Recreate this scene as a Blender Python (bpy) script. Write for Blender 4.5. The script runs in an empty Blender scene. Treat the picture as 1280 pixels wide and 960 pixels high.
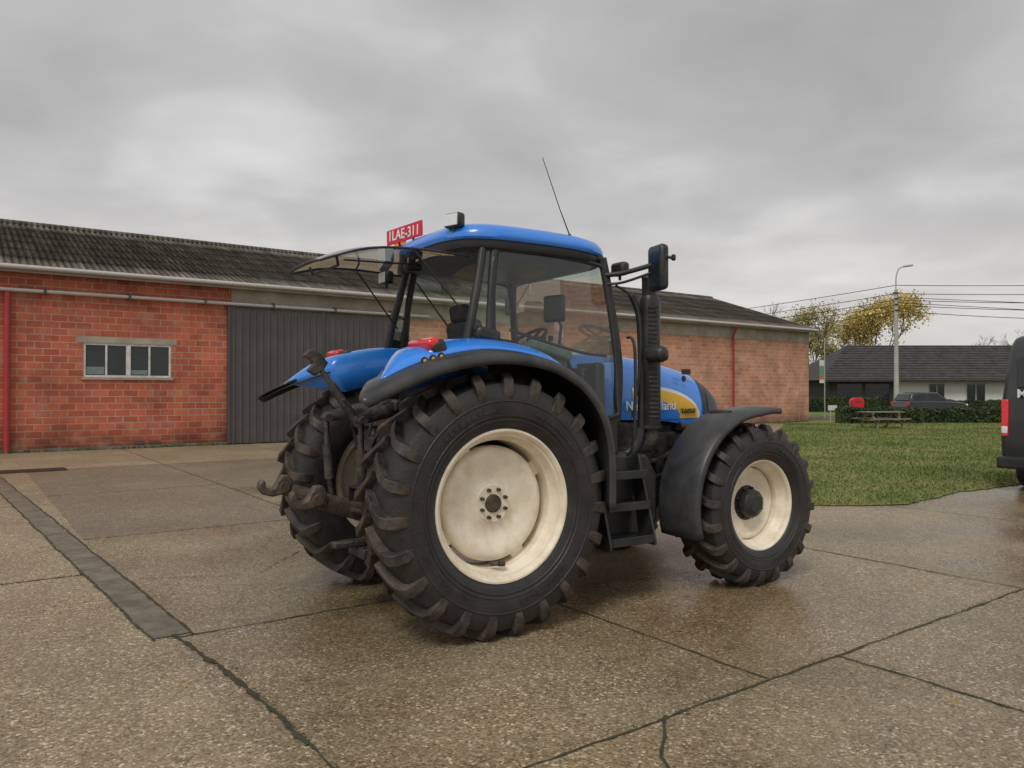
import bpy, bmesh, math, random
from mathutils import Vector, Matrix, Euler
random.seed(7)
R=random.Random(11)
scene=bpy.context.scene
rad=math.radians

# ------------------------------------------------------------------ materials
def M(name,col,rough=.5,metal=0,var=.12,vs=6,dirt=None,da=.0,ds=3,bump=0,bs=40,spec=.5,coat=0):
    m=bpy.data.materials.new(name); m.use_nodes=True
    nt=m.node_tree; N=nt.nodes; L=nt.links
    b=N['Principled BSDF']
    b.inputs['Roughness'].default_value=rough; b.inputs['Metallic'].default_value=metal
    b.inputs['Specular IOR Level'].default_value=spec
    b.inputs['Coat Weight'].default_value=coat
    b.inputs['Coat Roughness'].default_value=.08
    tc=N.new('ShaderNodeTexCoord')
    n=N.new('ShaderNodeTexNoise'); n.inputs['Scale'].default_value=vs; n.inputs['Detail'].default_value=3
    L.new(tc.outputs['Object'],n.inputs['Vector'])
    mx=N.new('ShaderNodeMix'); mx.data_type='RGBA'
    r=N.new('ShaderNodeMapRange'); r.inputs[1].default_value=.3; r.inputs[2].default_value=.7
    L.new(n.outputs['Fac'],r.inputs[0]); L.new(r.outputs[0],mx.inputs[0])
    mx.inputs[6].default_value=(*[c*(1-var) for c in col],1); mx.inputs[7].default_value=(*[min(1,c*(1+var)) for c in col],1)
    out=mx.outputs[2]
    if dirt:
        n2=N.new('ShaderNodeTexNoise'); n2.inputs['Scale'].default_value=ds; n2.inputs['Detail'].default_value=6; n2.inputs['Roughness'].default_value=.65
        L.new(tc.outputs['Object'],n2.inputs['Vector'])
        r2=N.new('ShaderNodeMapRange'); r2.inputs[1].default_value=.42; r2.inputs[2].default_value=.68; r2.inputs[3].default_value=0; r2.inputs[4].default_value=da
        L.new(n2.outputs['Fac'],r2.inputs[0])
        m2=N.new('ShaderNodeMix'); m2.data_type='RGBA'; L.new(r2.outputs[0],m2.inputs[0]); L.new(out,m2.inputs[6]); m2.inputs[7].default_value=(*dirt,1)
        out=m2.outputs[2]
        r3=N.new('ShaderNodeMapRange'); r3.inputs[3].default_value=rough; r3.inputs[4].default_value=min(.95,rough+.35)
        L.new(r2.outputs[0],r3.inputs[0]); L.new(r3.outputs[0],b.inputs['Roughness'])
    L.new(out,b.inputs['Base Color'])
    if bump:
        n3=N.new('ShaderNodeTexNoise'); n3.inputs['Scale'].default_value=bs; n3.inputs['Detail'].default_value=3
        L.new(tc.outputs['Object'],n3.inputs['Vector'])
        bp=N.new('ShaderNodeBump'); bp.inputs['Strength'].default_value=bump; bp.inputs['Distance'].default_value=.02
        L.new(n3.outputs['Fac'],bp.inputs['Height']); L.new(bp.outputs[0],b.inputs['Normal'])
    return m

def glassmat(name,tint,refl=.9,fmin=.06,fmax=.75):
    m=bpy.data.materials.new(name); m.use_nodes=True
    nt=m.node_tree; N=nt.nodes; L=nt.links
    N.remove(N['Principled BSDF'])
    t=N.new('ShaderNodeBsdfTransparent'); t.inputs[0].default_value=(*tint,1)
    g=N.new('ShaderNodeBsdfGlossy'); g.inputs['Roughness'].default_value=.02; g.inputs[0].default_value=(refl,refl,refl,1)
    lw=N.new('ShaderNodeLayerWeight'); lw.inputs['Blend'].default_value=.35
    mr=N.new('ShaderNodeMapRange'); mr.inputs[3].default_value=fmin; mr.inputs[4].default_value=fmax
    L.new(lw.outputs['Fresnel'],mr.inputs[0])
    mx=N.new('ShaderNodeMixShader'); L.new(mr.outputs[0],mx.inputs[0]); L.new(t.outputs[0],mx.inputs[1]); L.new(g.outputs[0],mx.inputs[2])
    L.new(mx.outputs[0],N['Material Output'].inputs[0])
    return m

mBlue=M('blue_paint',(.024,.245,.86),.27,0,.05,3,dirt=(.14,.25,.42),da=.25,ds=5,coat=.8)
mBlack=M('black_plastic',(.020,.021,.023),.38,0,.25,5,dirt=(.075,.07,.06),da=.35,ds=6,bump=.08,bs=120)
mFlare=M('flare_plastic',(.036,.037,.040),.32,0,.25,4,dirt=(.10,.10,.095),da=.4,ds=5,bump=.04,bs=90)
mMetal=M('greasy_cast_iron',(.035,.034,.035),.46,.3,.35,9,dirt=(.14,.115,.085),da=.75,ds=9,bump=.4,bs=60)
mRust=M('worn_steel',(.125,.097,.076),.5,.4,.4,12,dirt=(.04,.036,.032),da=.75,ds=14,bump=.4,bs=80)
mRustD=M('dark_rusty_steel',(.10,.07,.05),.55,.4,.4,12,dirt=(.05,.045,.04),da=.7,ds=14,bump=.4,bs=80)
mCream=M('cream_rim_paint',(.88,.81,.66),.36,0,.04,5,dirt=(.55,.41,.24),da=.48,ds=8,bump=.04,bs=60)
mRubSide=M('tyre_sidewall',(.021,.020,.020),.40,0,.2,8,dirt=(.055,.049,.043),da=.45,ds=7,bump=.2,bs=70)
mRubLug=M('tyre_tread',(.028,.025,.022),.5,0,.25,8,dirt=(.13,.095,.066),da=.7,ds=8,bump=.3,bs=60)
mSeat=M('seat_fabric',(.05,.055,.06),.85,0,.2,20,bump=.3,bs=200)
mGreySeat=M('grey_trim',(.18,.23,.22),.6,0,.15,10)
mGlass=glassmat('tractor_glass',(.86,.96,.91),.9,.045,.55)
mGlassR=glassmat('rear_glass',(.80,.92,.88),.95,.28)
mWin=M('window_dark_glass',(.02,.025,.03),.08,0,.2,2)
mRed=M('red_lens',(.75,.02,.025),.15,0,.1,20,coat=.5)
mOr=M('amber_lens',(.9,.22,.02),.2,0,.1,20)
mWhite=M('white_paint',(.66,.66,.63),.45,0,.05,5,dirt=(.38,.36,.31),da=.6,ds=4)
mLensW=M('lamp_lens',(.75,.78,.8),.1,0,.05,30,coat=.5)
mYellow=M('yellow_decal',(.85,.52,.04),.3,0,.04,5)
mWhiteD=M('white_decal',(.8,.8,.8),.35,0,.03,5)
mPlate=M('red_plate',(.6,.02,.05),.35,0,.08,8)
mChrome=M('steel_rod',(.5,.5,.5),.22,1,.1,6)

# ------------------------------------------------------------------ mesh helpers
def mk(name,verts,faces,mat,parent=None,smooth=None,bevel=0):
    me=bpy.data.meshes.new(name); me.from_pydata([tuple(v) for v in verts],[],faces); me.update()
    bm=bmesh.new(); bm.from_mesh(me); bmesh.ops.recalc_face_normals(bm,faces=bm.faces); bm.to_mesh(me); bm.free()
    ms=mat if isinstance(mat,list) else [mat]
    for m in ms: me.materials.append(m)
    if smooth is not None:
        me.shade_smooth(); me.set_sharp_from_angle(angle=rad(smooth))
    o=bpy.data.objects.new(name,me); scene.collection.objects.link(o)
    if parent: o.parent=parent
    if bevel:
        bv=o.modifiers.new('bv','BEVEL'); bv.width=bevel; bv.segments=2; bv.limit_method='ANGLE'; bv.angle_limit=rad(40)
        me.shade_smooth(); me.set_sharp_from_angle(angle=rad(50))
    return o
def empty(name,loc=(0,0,0),rz=0):
    e=bpy.data.objects.new(name,None); scene.collection.objects.link(e); e.location=loc; e.rotation_euler=(0,0,rz); e.empty_display_size=.2
    return e
BF=[(0,1,3,2),(4,6,7,5),(0,4,5,1),(2,3,7,6),(0,2,6,4),(1,5,7,3)]
def boxdata(c,s,rot=(0,0,0)):
    m=Euler(rot).to_matrix(); c=Vector(c)
    return [c+m@Vector((x*s[0]/2,y*s[1]/2,z*s[2]/2)) for x in(-1,1) for y in(-1,1) for z in(-1,1)]
def box(name,c,s,mat,parent=None,rot=(0,0,0),bevel=.012):
    return mk(name,boxdata(c,s,rot),BF,mat,parent,bevel=min(bevel,min(s)*.4))
def boxes(name,lst,mat,parent=None,bevel=0):
    V=[];F=[]
    for it in lst:
        n=len(V); V+=boxdata(*it); F+=[tuple(i+n for i in f) for f in BF]
    return mk(name,V,F,mat,parent,bevel=bevel)
def B2(x0,x1,y0,y1,z0,z1): return (((x0+x1)/2,(y0+y1)/2,(z0+z1)/2),(abs(x1-x0),abs(y1-y0),abs(z1-z0)))
def prism(name,pts,y0,y1,mat,parent=None,bevel=.01):
    n=len(pts)
    V=[(p[0],y0,p[1]) for p in pts]+[(p[0],y1,p[1]) for p in pts]
    F=[tuple(range(n)),tuple(range(2*n-1,n-1,-1))]+[(i,(i+1)%n,n+(i+1)%n,n+i) for i in range(n)]
    return mk(name,V,F,mat,parent,bevel=bevel)
def catmull(P,k=8,closed=False):
    P=[Vector(p) for p in P]; n=len(P); out=[]
    rng=range(n if closed else n-1)
    for i in rng:
        g=(lambda j:P[j%n]) if closed else (lambda j:P[max(0,min(n-1,j))])
        a,b,c,d=g(i-1),g(i),g(i+1),g(i+2)
        for j in range(k):
            t=j/k
            out.append(.5*((2*b)+(c-a)*t+(2*a-5*b+4*c-d)*t*t+(3*b-a-3*c+d)*t**3))
    if not closed: out.append(P[-1])
    return out
def tubedata(pts,r,ns=10,closed=False,flat=1):
    P=[Vector(p) for p in pts]; n=len(P)
    rs=r if isinstance(r,(list,tuple)) else [r]*n
    V=[];F=[]; up=None
    for i in range(n):
        if closed: t=(P[(i+1)%n]-P[i-1])
        else: t=(P[min(n-1,i+1)]-P[max(0,i-1)])
        t.normalize()
        if up is None:
            up=Vector((0,0,1)) if abs(t.z)<.9 else Vector((1,0,0))
        a=up-t*up.dot(t)
        if a.length<1e-5: a=Vector((1,.3,.2)).cross(t)
        a.normalize(); up=a; b=t.cross(a)
        for j in range(ns):
            w=2*math.pi*j/ns
            V.append(P[i]+a*math.cos(w)*rs[i]+b*math.sin(w)*rs[i]*flat)
    m=n if closed else n-1
    for i in range(m):
        for j in range(ns):
            i2=(i+1)%n
            F.append((i*ns+j,i*ns+(j+1)%ns,i2*ns+(j+1)%ns,i2*ns+j))
    if not closed: F+= [tuple(range(ns-1,-1,-1)),tuple((n-1)*ns+j for j in range(ns))]
    return V,F
def tube(name,pts,r,mat,parent=None,ns=12,sm=0,closed=False,flat=1):
    if sm: pts=catmull(pts,sm,closed)
    V,F=tubedata(pts,r,ns,closed,flat)
    return mk(name,V,F,mat,parent,smooth=40)
def tubes(name,lst,mat,parent=None,ns=8):
    V=[];F=[]
    for pts,r in lst:
        v,f=tubedata(pts,r,ns); n=len(V); V+=v; F+=[tuple(i+n for i in q) for q in f]
    return mk(name,V,F,mat,parent,smooth=40)
def revY(name,prof,c,s,mat,parent=None,n=64,sm=35,closed=False):
    V=[];F=[]
    for k in range(n):
        w=2*math.pi*k/n
        for r,a in prof: V.append((c[0]+r*math.cos(w),c[1]+s*a,c[2]+r*math.sin(w)))
    m=len(prof)
    for k in range(n):
        k2=(k+1)%n
        for j in range(m if closed else m-1):
            j2=(j+1)%m
            F.append((k*m+j,k*m+j2,k2*m+j2,k2*m+j)); 
    return mk(name,V,F,mat,parent,smooth=sm)
def text(name,body,loc,size,mat,parent,rot=(rad(90),0,0),ext=.002,align='LEFT',sx=1):
    cu=bpy.data.curves.new(name,'FONT'); cu.body=body; cu.size=size; cu.extrude=ext; cu.align_x=align; cu.offset=size*.012
    cu.materials.append(mat)
    o=bpy.data.objects.new(name,cu); scene.collection.objects.link(o); o.location=loc; o.rotation_euler=rot; o.scale=(sx,1,1); o.parent=parent
    return o

# ------------------------------------------------------------------ TRACTOR
T=empty('tractor',(-.655,6.135,.004),rad(32.4))

def wheel(pre,x,yc,s,Rt,hw,rr,nl,rear):
    c=(x,yc*s,Rt-.012)
    k=hw/.26
    def rm(r): return rr+(r-.51)*(Rt-rr)/(.9-.51)
    half=[(.505,.20),(.515,.222),(.545,.243),(.575,.252),(.62,.264),(.68,.27),(.735,.268),(.785,.255),(.822,.235),(.838,.20),(.846,.1),(.848,0)]
    prof=[(rm(r),a*k) for r,a in half]+[(rm(r),-a*k) for r,a in reversed(half[:-1])]
    revY(pre+'_tyre',prof,c,s,mRubSide,T,96,30)
    for q,ring in enumerate(([(.575,.2515),(.578,.2585),(.585,.2600),(.590,.2555)],[(.60,.258),(.604,.2665),(.612,.2675),(.616,.262)],[(.70,.2695),(.703,.2735),(.712,.2735),(.715,.269)])):
        revY(pre+'_tyre_ring_%d'%q,[(rm(r),a*k) for r,a in ring],c,s,mRubSide,T,96,60)
    mk_=[]
    rl=random.Random(5)
    for a0 in (.6,1.75,3.6,4.9):
        for i in range(9):
            w=a0+i*.075
            rr_=rm(.655); mk_.append(((c[0]+rr_*math.cos(w),c[1]+s*.2685*k,c[2]+rr_*math.sin(w)),(rl.uniform(.03,.05),.006,.022+.012*(i%2)),(0,-w+math.pi/2,0)))
    boxes(pre+'_sidewall_marks',mk_,mRubSide,T)
    base=[(-.012,.835),(.05,.835),(.11,.834),(.165,.832),(.212,.825),(.238,.80),(.252,.75),(.262,.70)]
    tip =[(-.012,.90),(.05,.90),(.11,.899),(.165,.896),(.222,.888),(.262,.848),(.277,.780),(.268,.712)]
    off=[0,.062,.115,.155,.18,.188,.19,.19]
    wt=[.030,.030,.031,.034,.040,.045,.046,.038]; wb=[.046,.046,.046,.050,.054,.058,.057,.050]
    q=.9/Rt*( .84 if not rear else .95)
    V=[];F=[]
    for side in (1,-1):
        for l in range(nl):
            f0=2*math.pi*(l+(.5 if side<0 else 0))/nl
            n0=len(V)
            for i in range(len(base)):
                fc=f0+off[i]*(1 if rear else 1.2)
                for (a,r),w,sg in ((base[i],wb[i],-1),(tip[i],wt[i],-1),(tip[i],wt[i],1),(base[i],wb[i],1)):
                    ff=fc+sg*w*q; R_=rm(r); V.append((c[0]+R_*math.cos(ff),c[1]+s*a*k*side,c[2]+R_*math.sin(ff)))
            m=len(base)
            for i in range(m-1):
                for j in range(3):
                    F.append((n0+i*4+j,n0+i*4+j+1,n0+i*4+4+j+1,n0+i*4+4+j))
            F.append((n0,n0+1,n0+2,n0+3)); e=n0+(m-1)*4; F.append((e+3,e+2,e+1,e))
    mk(pre+'_tyre_lugs',V,F,mRubLug,T,bevel=.004)
    def rv(nm,pr,mat,n=72,sm=35,closed=False): return revY(pre+nm,pr,c,s,mat,T,n,sm,closed)
    if rear:
        rv('_rim',[(.507,.212),(.522,.226),(.518,.236),(.505,.236),(.49,.222),(.482,.19),(.476,.15),(.468,.135),(.452,.12),(.447,.0),(.45,-.1),(.47,-.14),(.485,-.2),(.52,-.236),(.505,-.21),(.47,-.19),(.44,-.1),(.437,.0),(.44,.12),(.46,.15),(.47,.2)],mCream,96,30,True)
        rv('_disc',[(.0,.07),(.135,.07),(.15,.066),(.17,.058),(.23,.062),(.30,.085),(.345,.098),(.375,.092),(.395,.07),(.40,.03),(.395,-.02),(.385,-.02),(.388,.03),(.38,.06),(.34,.08),(.2,.04),(.0,.05)],mCream,72,40)
        rv('_hub_ring',[(.0,.095),(.055,.095),(.062,.088),(.064,.075)],mRustD,32)
        rv('_hub_flange',[(.062,.078),(.128,.078),(.134,.07)],mCream,48)
        lst=[]
        for i in range(8):
            w=2*math.pi*(i+.5)/8
            p=Vector((c[0]+.1*math.cos(w),c[1]+s*.07,c[2]+.1*math.sin(w)))
            lst.append(([p,p+Vector((0,s*.035,0))],.013))
        tubes(pre+'_wheel_nuts',lst,mRustD,T,6)
        br=[]
        for i in range(4):
            w=2*math.pi*i/4+.55
            br.append(((c[0]+.42*math.cos(w),c[1]+s*.02,c[2]+.42*math.sin(w)),(.09,.05,.11),(0,-w,0)))
        boxes(pre+'_disc_brackets',br,mCream,T,.006)
        v=Vector((c[0]-.05,c[1]+s*.125,c[2]-.40))
        tubes(pre+'_valve',[([v,v+Vector((.05,s*.03,0))],.016),([v+Vector((.05,s*.03,0)),v+Vector((.09,s*.035,0))],.022)],mRustD,T)
        rv('_drum',[(.0,-.1),(.2,-.1),(.25,-.16),(.25,-.3)],mMetal,32)
    else:
        o=.02
        rv('_rim',[(rr-.003,.155+o),(rr+.012,.168+o),(rr+.008,.176+o),(rr-.006,.175+o),(rr-.02,.16+o),(rr-.028,.13),(rr-.035,.10),(rr-.05,.085),(rr-.055,-.08),(rr-.02,-.15),(rr+.01,-.17),(rr-.03,-.13),(rr-.065,-.06),(rr-.065,.08),(rr-.03,.14)],mCream,72,30,True)
        rv('_disc',[(.0,.02),(.15,.02),(.20,.01),(.25,.02),(.285,.045),(.31,.04),(.325,.0),(.33,-.06),(.31,-.06),(.30,.0),(.2,-.01),(0,-.01)],mCream,64,40)
        rv('_planetary_hub',[(.0,.135),(.07,.135),(.082,.128),(.105,.12),(.118,.105),(.122,.08),(.122,.03),(.15,.028),(.155,.015)],mBlack,40,30)
        lst=[]
        for i in range(8):
            w=2*math.pi*(i+.5)/8
            p=Vector((c[0]+.138*math.cos(w),c[1]+s*.02,c[2]+.138*math.sin(w)))
            lst.append(([p,p+Vector((0,s*.03,0))],.011))
        for i in range(6):
            w=2*math.pi*(i+.5)/6
            p=Vector((c[0]+.09*math.cos(w),c[1]+s*.12,c[2]+.09*math.sin(w)))
            lst.append(([p,p+Vector((0,s*.012,0))],.008))
        tubes(pre+'_wheel_nuts',lst,mMetal,T,6)
        rv('_knuckle',[(.0,-.05),(.12,-.05),(.14,-.1),(.13,-.3),(0,-.3)],mMetal,24)

wheel('right_rear',0,.9,-1,.905,.262,.51,23,True)
wheel('left_rear',-.01,.94,1,.905,.275,.51,23,True)
wheel('right_front',2.63,.90,-1,.70,.232,.385,20,False)
wheel('left_front',2.63,.90,1,.70,.232,.385,20,False)

# rear fenders
prof=catmull([(-1.04,0,1.60),(-.8,0,1.715),(-.5,0,1.83),(-.13,0,1.90),(.2,0,1.885),(.45,0,1.82),(.68,0,1.68),(.83,0,1.48),(.9,0,1.2),(.905,0,.8)],5)
def pz(x):
    for a,b in zip(prof,prof[1:]):
        if a.x<=x<=b.x and b.x>a.x: return a.z+(b.z-a.z)*(x-a.x)/(b.x-a.x)
    return 1.6
def fender(pre,s):
    def surf(nm,cols,pr,mat,thick=.012,fade=False):
        V=[];F=[];m=len(cols)
        for i,p in enumerate(pr):
            f=1
            if fade:
                t=i/(len(pr)-1); f=min(1,t/.12)**.5 if t<.12 else min(1,(1-t)/.2)**.6
            for y,o in cols:
                px,pzv=p.x,p.z
                if px<-.25:
                    kk=max(.35,min(1,.40+.60*(y-.5)/.68)); px=-.25+(px+.25)*kk; pzv=pz(px)
                n=Vector((px*.9,0,pzv-.9)).normalized()
                oo=(o-.045)*f+.045 if (fade and o>0) else o
                V.append((px+n.x*oo,s*y,pzv+n.z*oo))
        for i in range(len(pr)-1):
            for j in range(m-1): F.append((i*m+j,i*m+j+1,(i+1)*m+j+1,(i+1)*m+j))
        if fade: F.append(tuple(range(m)))
        o=mk(nm,V,F,mat,T,smooth=50)
        sd=o.modifiers.new('s','SOLIDIFY'); sd.thickness=thick; sd.offset=0
        return o
    surf(pre+'_fender_flare',[(1.195,-.055),(1.205,-.03),(1.20,.0),(1.17,.02),(1.10,.034),(1.0,.046),(.92,.048)],prof,mFlare,.014)
    surf(pre+'_fender_liner',[(1.17,-.01),(1.0,.015),(.9,.02),(.7,.028),(.62,.03)],prof,mBlack,.01)
    bp=[p for p in prof if -.92<p.x and p.z>1.62 and p.x<.78]
    surf(pre+'_fender_panel',[(1.05,.048),(1.035,.062),(1.0,.088),(.94,.112),(.85,.130),(.72,.138),(.63,.13),(.60,.10),(.59,-.02),(.59,-.17)],bp,mBlue,.010,True)
fender('right',-1); fender('left',1)
for s,nm in((-1,'right'),(1,'left')):
    rot=(0,rad(-20),0)
    box(nm+'_lamp_housing',(-.43,s*.85,1.945),(.12,.35,.12),mBlack,T,rot,.03)
    box(nm+'_lamp_red',(-.468,s*(.85 if s<0 else .88),1.978),(.09,.34 if s<0 else .27,.08),mRed,T,rot,.025)
    box(nm+'_lamp_clear',(-.475,s*.85,1.915),(.05,.32,.045),mLensW,T,rot,.012)
for i in range(3):
    revY('fender_button_%d'%i,[(0,.004),(.024,.004),(.026,0)],(-.56+i*.06,-1.054,1.862+i*.016),-1,mBlack,T,20)
    revY('fender_button_ring_%d'%i,[(0,.007),(.012,.007)],(-.56+i*.06,-1.054,1.862+i*.016),-1,mYellow,T,16)

# hood
def lerp_tab(tab,x):
    for (a,b) in zip(tab,tab[1:]):
        if x<=b[0]:
            t=max(0,(x-a[0])/(b[0]-a[0])); return [a[i]+(b[i]-a[i])*t for i in range(1,len(a))]
    return list(tab[-1][1:])
HT=[(1.15,.41,2.01,1.42),(1.5,.42,2.01,1.42),(1.9,.43,1.985,1.41),(2.2,.43,1.945,1.39),(2.5,.425,1.885,1.33),(2.7,.41,1.82,1.22),(2.85,.39,1.74,1.12),(2.96,.36,1.63,1.05),(3.03,.33,1.50,1.02),(3.06,.31,1.38,1.02)]
cc=catmull([Vector((h[0],h[1],h[2])) for h in HT],4); c2=catmull([Vector((h[0],h[3],0)) for h in HT],4)
HTS=[(a.x,a.y,a.z,b.y) for a,b in zip(cc,c2)]
def hoodw(x,z):
    hw,zt,zb=lerp_tab(HTS,x); s=min(1,max(0,(z-zb)/(zt-zb)))
    return hw*(.97+.03*math.sin(math.pi*min(1,s*1.4)))*(max(0,1-s**5))**(1/2.4)
V=[];F=[];ns=14
for h in HTS:
    x,hw,zt,zb=h
    ss=[1-(1-i/ns)**2.2 for i in range(ns+1)]
    row=[(x,-hoodw(x,zb+(zt-zb)*s),zb+(zt-zb)*s) for s in ss]+[(x,hoodw(x,zb+(zt-zb)*s),zb+(zt-zb)*s) for s in reversed(ss[:-1])]
    V+=row
m=len(row)
for i in range(len(HTS)-1):
    for j in range(m-1): F.append((i*m+j,i*m+j+1,(i+1)*m+j+1,(i+1)*m+j))
F.append(tuple(range((len(HTS)-1)*m,len(HTS)*m)))
mk('hood',V,F,mBlue,T,smooth=50)
def decal(nm,fn,x0,x1,mat,off=.005,n=16,nz=8):
    V=[];F=[]
    for i in range(n+1):
        x=x0+(x1-x0)*i/n; z0,z1=fn(x)
        for j in range(nz+1):
            z=z0+(z1-z0)*j/nz
            V.append((x,-hoodw(x,z)-off,z))
    for i in range(n):
        for j in range(nz): a=i*(nz+1)+j; F.append((a,a+1,a+nz+2,a+nz+1))
    mk(nm,V,F,mat,T,smooth=60)
sw=lambda x:1.435+.275*math.sqrt(max(0,1-((x-1.95)/.63)**2))
decal('stripe_white',lambda x:(1.42,max(1.421,sw(x))),1.75,2.575,mWhiteD,.004)
decal('stripe_yellow',lambda x:(1.42,max(1.421,sw(x-.0)-.03-.0)),1.75,2.54,mYellow,.007)
decal('stripe_blue_core',lambda x:(1.415,max(1.416,1.435+.165*math.sqrt(max(0,1-((x-1.85)/.47)**2)))),1.75,2.315,mBlue,.010)
decal('side_vent',lambda x:(1.36+.0*x,1.80-(x-2.62)*.62),2.62,2.9,mBlack,.006)
decal('front_lamp',lambda x:(1.46,1.70-(x-2.62)*.62),2.70,2.90,mWin,.010)
decal('hood_seam',lambda x:(1.37,1.98-.02*(x>2.2)),1.445,1.452,mBlack,.003,1,8)
text('hood_lettering','New Holland',(1.66,-.4445,1.50),.115,mWhiteD,T,ext=.003,sx=.95)
text('model_lettering','T6050',(2.31,-.4475,1.465),.062,mBlack,T,ext=.003,sx=1.15)
revY('round_sticker',[(0,.004),(.03,.004)],(2.36,-.43,1.78),-1,mBlack,T,20)
box('sticker',(2.42,-.405,1.845),(.11,.008,.05),mBlack,T,bevel=.002)
boxes('nose_grille',[((3.065,0,1.2),(.03,.5,.34))],mBlack,T,.01)

# chassis / engine
boxes('transmission_housing',[B2(-.36,1.2,-.27,.27,.58,1.28),B2(-.36,.25,-.30,.30,1.1,1.5),B2(.2,1.0,-.2,.2,.45,.6)],mMetal,T,.03)
boxes('engine_block',[B2(1.15,2.75,-.27,.27,.70,1.45),B2(1.5,2.5,-.34,.34,.95,1.38),B2(2.3,3.1,-.22,.22,.62,1.1),B2(1.3,1.9,-.40,-.27,1.05,1.4),B2(2.0,2.4,-.40,-.3,.9,1.3)],mMetal,T,.02)
boxes('front_bolster',[B2(2.85,3.25,-.3,.3,.72,1.05),B2(3.2,3.35,-.42,.42,.68,1.0)],mBlack,T,.02)
tubes('axles',[([(0,-.85,.9),(0,-.3,.9)],[.11,.19]),([(0,.85,.9),(0,.3,.9)],[.11,.19]),([(2.63,-.72,.68),(2.63,0,.64),(2.63,.72,.68)],[.09,.13,.09]),
     ([(2.42,-.7,.66),(2.38,.7,.66)],.025),([(1.2,0,.55),(2.4,0,.58)],.05)],mMetal,T,16)
boxes('axle_knuckles',[B2(2.53,2.73,-.76,-.6,.5,.88),B2(2.53,2.73,.6,.76,.5,.88)],mMetal,T,.03)
tubes('engine_pipes',[(catmull([(1.3,-.42,1.3),(1.6,-.46,1.1),(2.0,-.44,1.05),(2.4,-.4,1.2)],6),.025),(catmull([(1.4,-.42,1.0),(1.8,-.48,.9),(2.2,-.45,.95)],6),.02),
     ([(1.9,-.42,.85),(1.9,-.42,1.12)],.055),([(2.05,-.42,.85),(2.05,-.42,1.08)],.05),([(2.3,-.42,1.35),(2.6,-.4,1.3)],.04)],mMetal,T,12)
prism('fuel_tank',[(.93,.62),(1.0,.46),(1.62,.46),(1.72,.6),(1.72,.98),(1.6,1.16),(.93,1.2)],-.78,-.36,mBlack,T,.04)
prism('left_tank',[(.93,.62),(1.0,.46),(1.6,.46),(1.7,.6),(1.7,.98),(1.6,1.1),(.93,1.2)],.36,.78,mBlack,T,.04)
for s,nm in((-1,'right'),(1,'left')):
    st=[]
    for z,y0,y1 in((.50,.80,1.03),(.76,.77,.99),(1.0,.74,.96)):
        st.append(B2(1.02,1.44,s*y0,s*y1,z,z+.03)); st.append(B2(1.02,1.44,s*(y1-.012),s*(y1+.004),z-.02,z+.045))
    boxes(nm+'_steps',st,mBlack,T,.005)
    for x in(1.0,1.45):
        o=prism(nm+'_step_stringer_%d'%int(x*10),[(.74,1.16),(.84,1.16),(1.04,.50),(1.04,.46),(.86,.46)],0,1,mBlack,T,.0)
        for v in o.data.vertices:
            yy,dep,zz=v.co.x,v.co.y,v.co.z
            v.co=(x-.01+dep*.02,s*yy,zz)
    tube(nm+'_grab_rail',[(1.33,s*.84,1.15),(1.35,s*.9,1.3),(1.36,s*.9,2.0),(1.33,s*.84,2.1)],.013,mBlack,T,sm=6)

# cab floor, lower body
boxes('cab_floor',[B2(.0,1.28,-.66,.66,1.28,1.40),B2(-.02,.5,-.57,.57,1.38,1.72),B2(1.14,1.26,-.5,.5,1.4,1.86)],mBlack,T,.02)
prism('right_cab_sill',[(.85,1.16),(1.28,1.16),(1.28,1.47),(.93,1.5)],-.80,-.66,mBlack,T,.02)
prism('left_cab_sill',[(.85,1.16),(1.28,1.16),(1.28,1.47),(.93,1.5)],.66,.80,mBlack,T,.02)
def sy(z): return .70+(2.72-z)*.075
door=[(.20,2.70),(.62,2.715),(1.12,2.68),(1.20,2.60),(1.245,2.3),(1.275,1.95),(1.27,1.6),(1.25,1.47),(.98,1.47),(.88,1.62),(.72,1.80),(.5,1.94),(.3,2.02),(.16,2.06),(.15,2.3)]
for s,nm in((-1,'right'),(1,'left')):
    mk(nm+'_door_glass',[(x,s*sy(z),z) for x,z in door],[tuple(range(len(door)))],mGlass,T)
    P=catmull([(x,s*(sy(z)+.004),z) for x,z in door],4,True)
    tube(nm+'_door_frame',P,.017,mBlack,T,8,closed=True)
    tube(nm+'_front_pillar',[(1.20,s*.69,2.74),(1.24,s*.71,2.5),(1.29,s*.745,2.1),(1.31,s*.76,1.8),(1.29,s*.755,1.42)],.040,mBlack,T,10,sm=6,flat=.7)
    tube(nm+'_middle_pillar',[(.19,s*.69,2.74),(.14,s*.725,2.4),(.10,s*.755,2.03)],.032,mBlack,T,10,sm=5,flat=.8)
    tube(nm+'_rear_pillar',[(.10,s*.665,2.74),(.05,s*.69,2.5),(-.01,s*.71,2.25),(-.06,s*.72,2.0),(-.04,s*.70,1.85),(.0,s*.66,1.7)],.033,mBlack,T,10,sm=6)
    mk(nm+'_quarter_glass',[(.11,s*.675,2.7),(.18,s*.69,2.7),(.10,s*.75,2.06),(-.04,s*.71,2.06)],[(0,1,2,3)],mGlass,T)
    box(nm+'_pillar_cover',(.07,s*.78,2.07),(.20,.08,.10),mBlack,T,(0,.2,0),.03)
    tube(nm+'_door_handle_bar',[(.30,s*.72,2.12),(.9,s*.73,1.98),(1.2,s*.74,1.95)],.012,mBlack,T,sm=4)
    tube(nm+'_roof_rail',[(.1,s*.68,2.735),(.6,s*.70,2.75),(1.2,s*.68,2.73)],.03,mBlack,T,sm=4)
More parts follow.
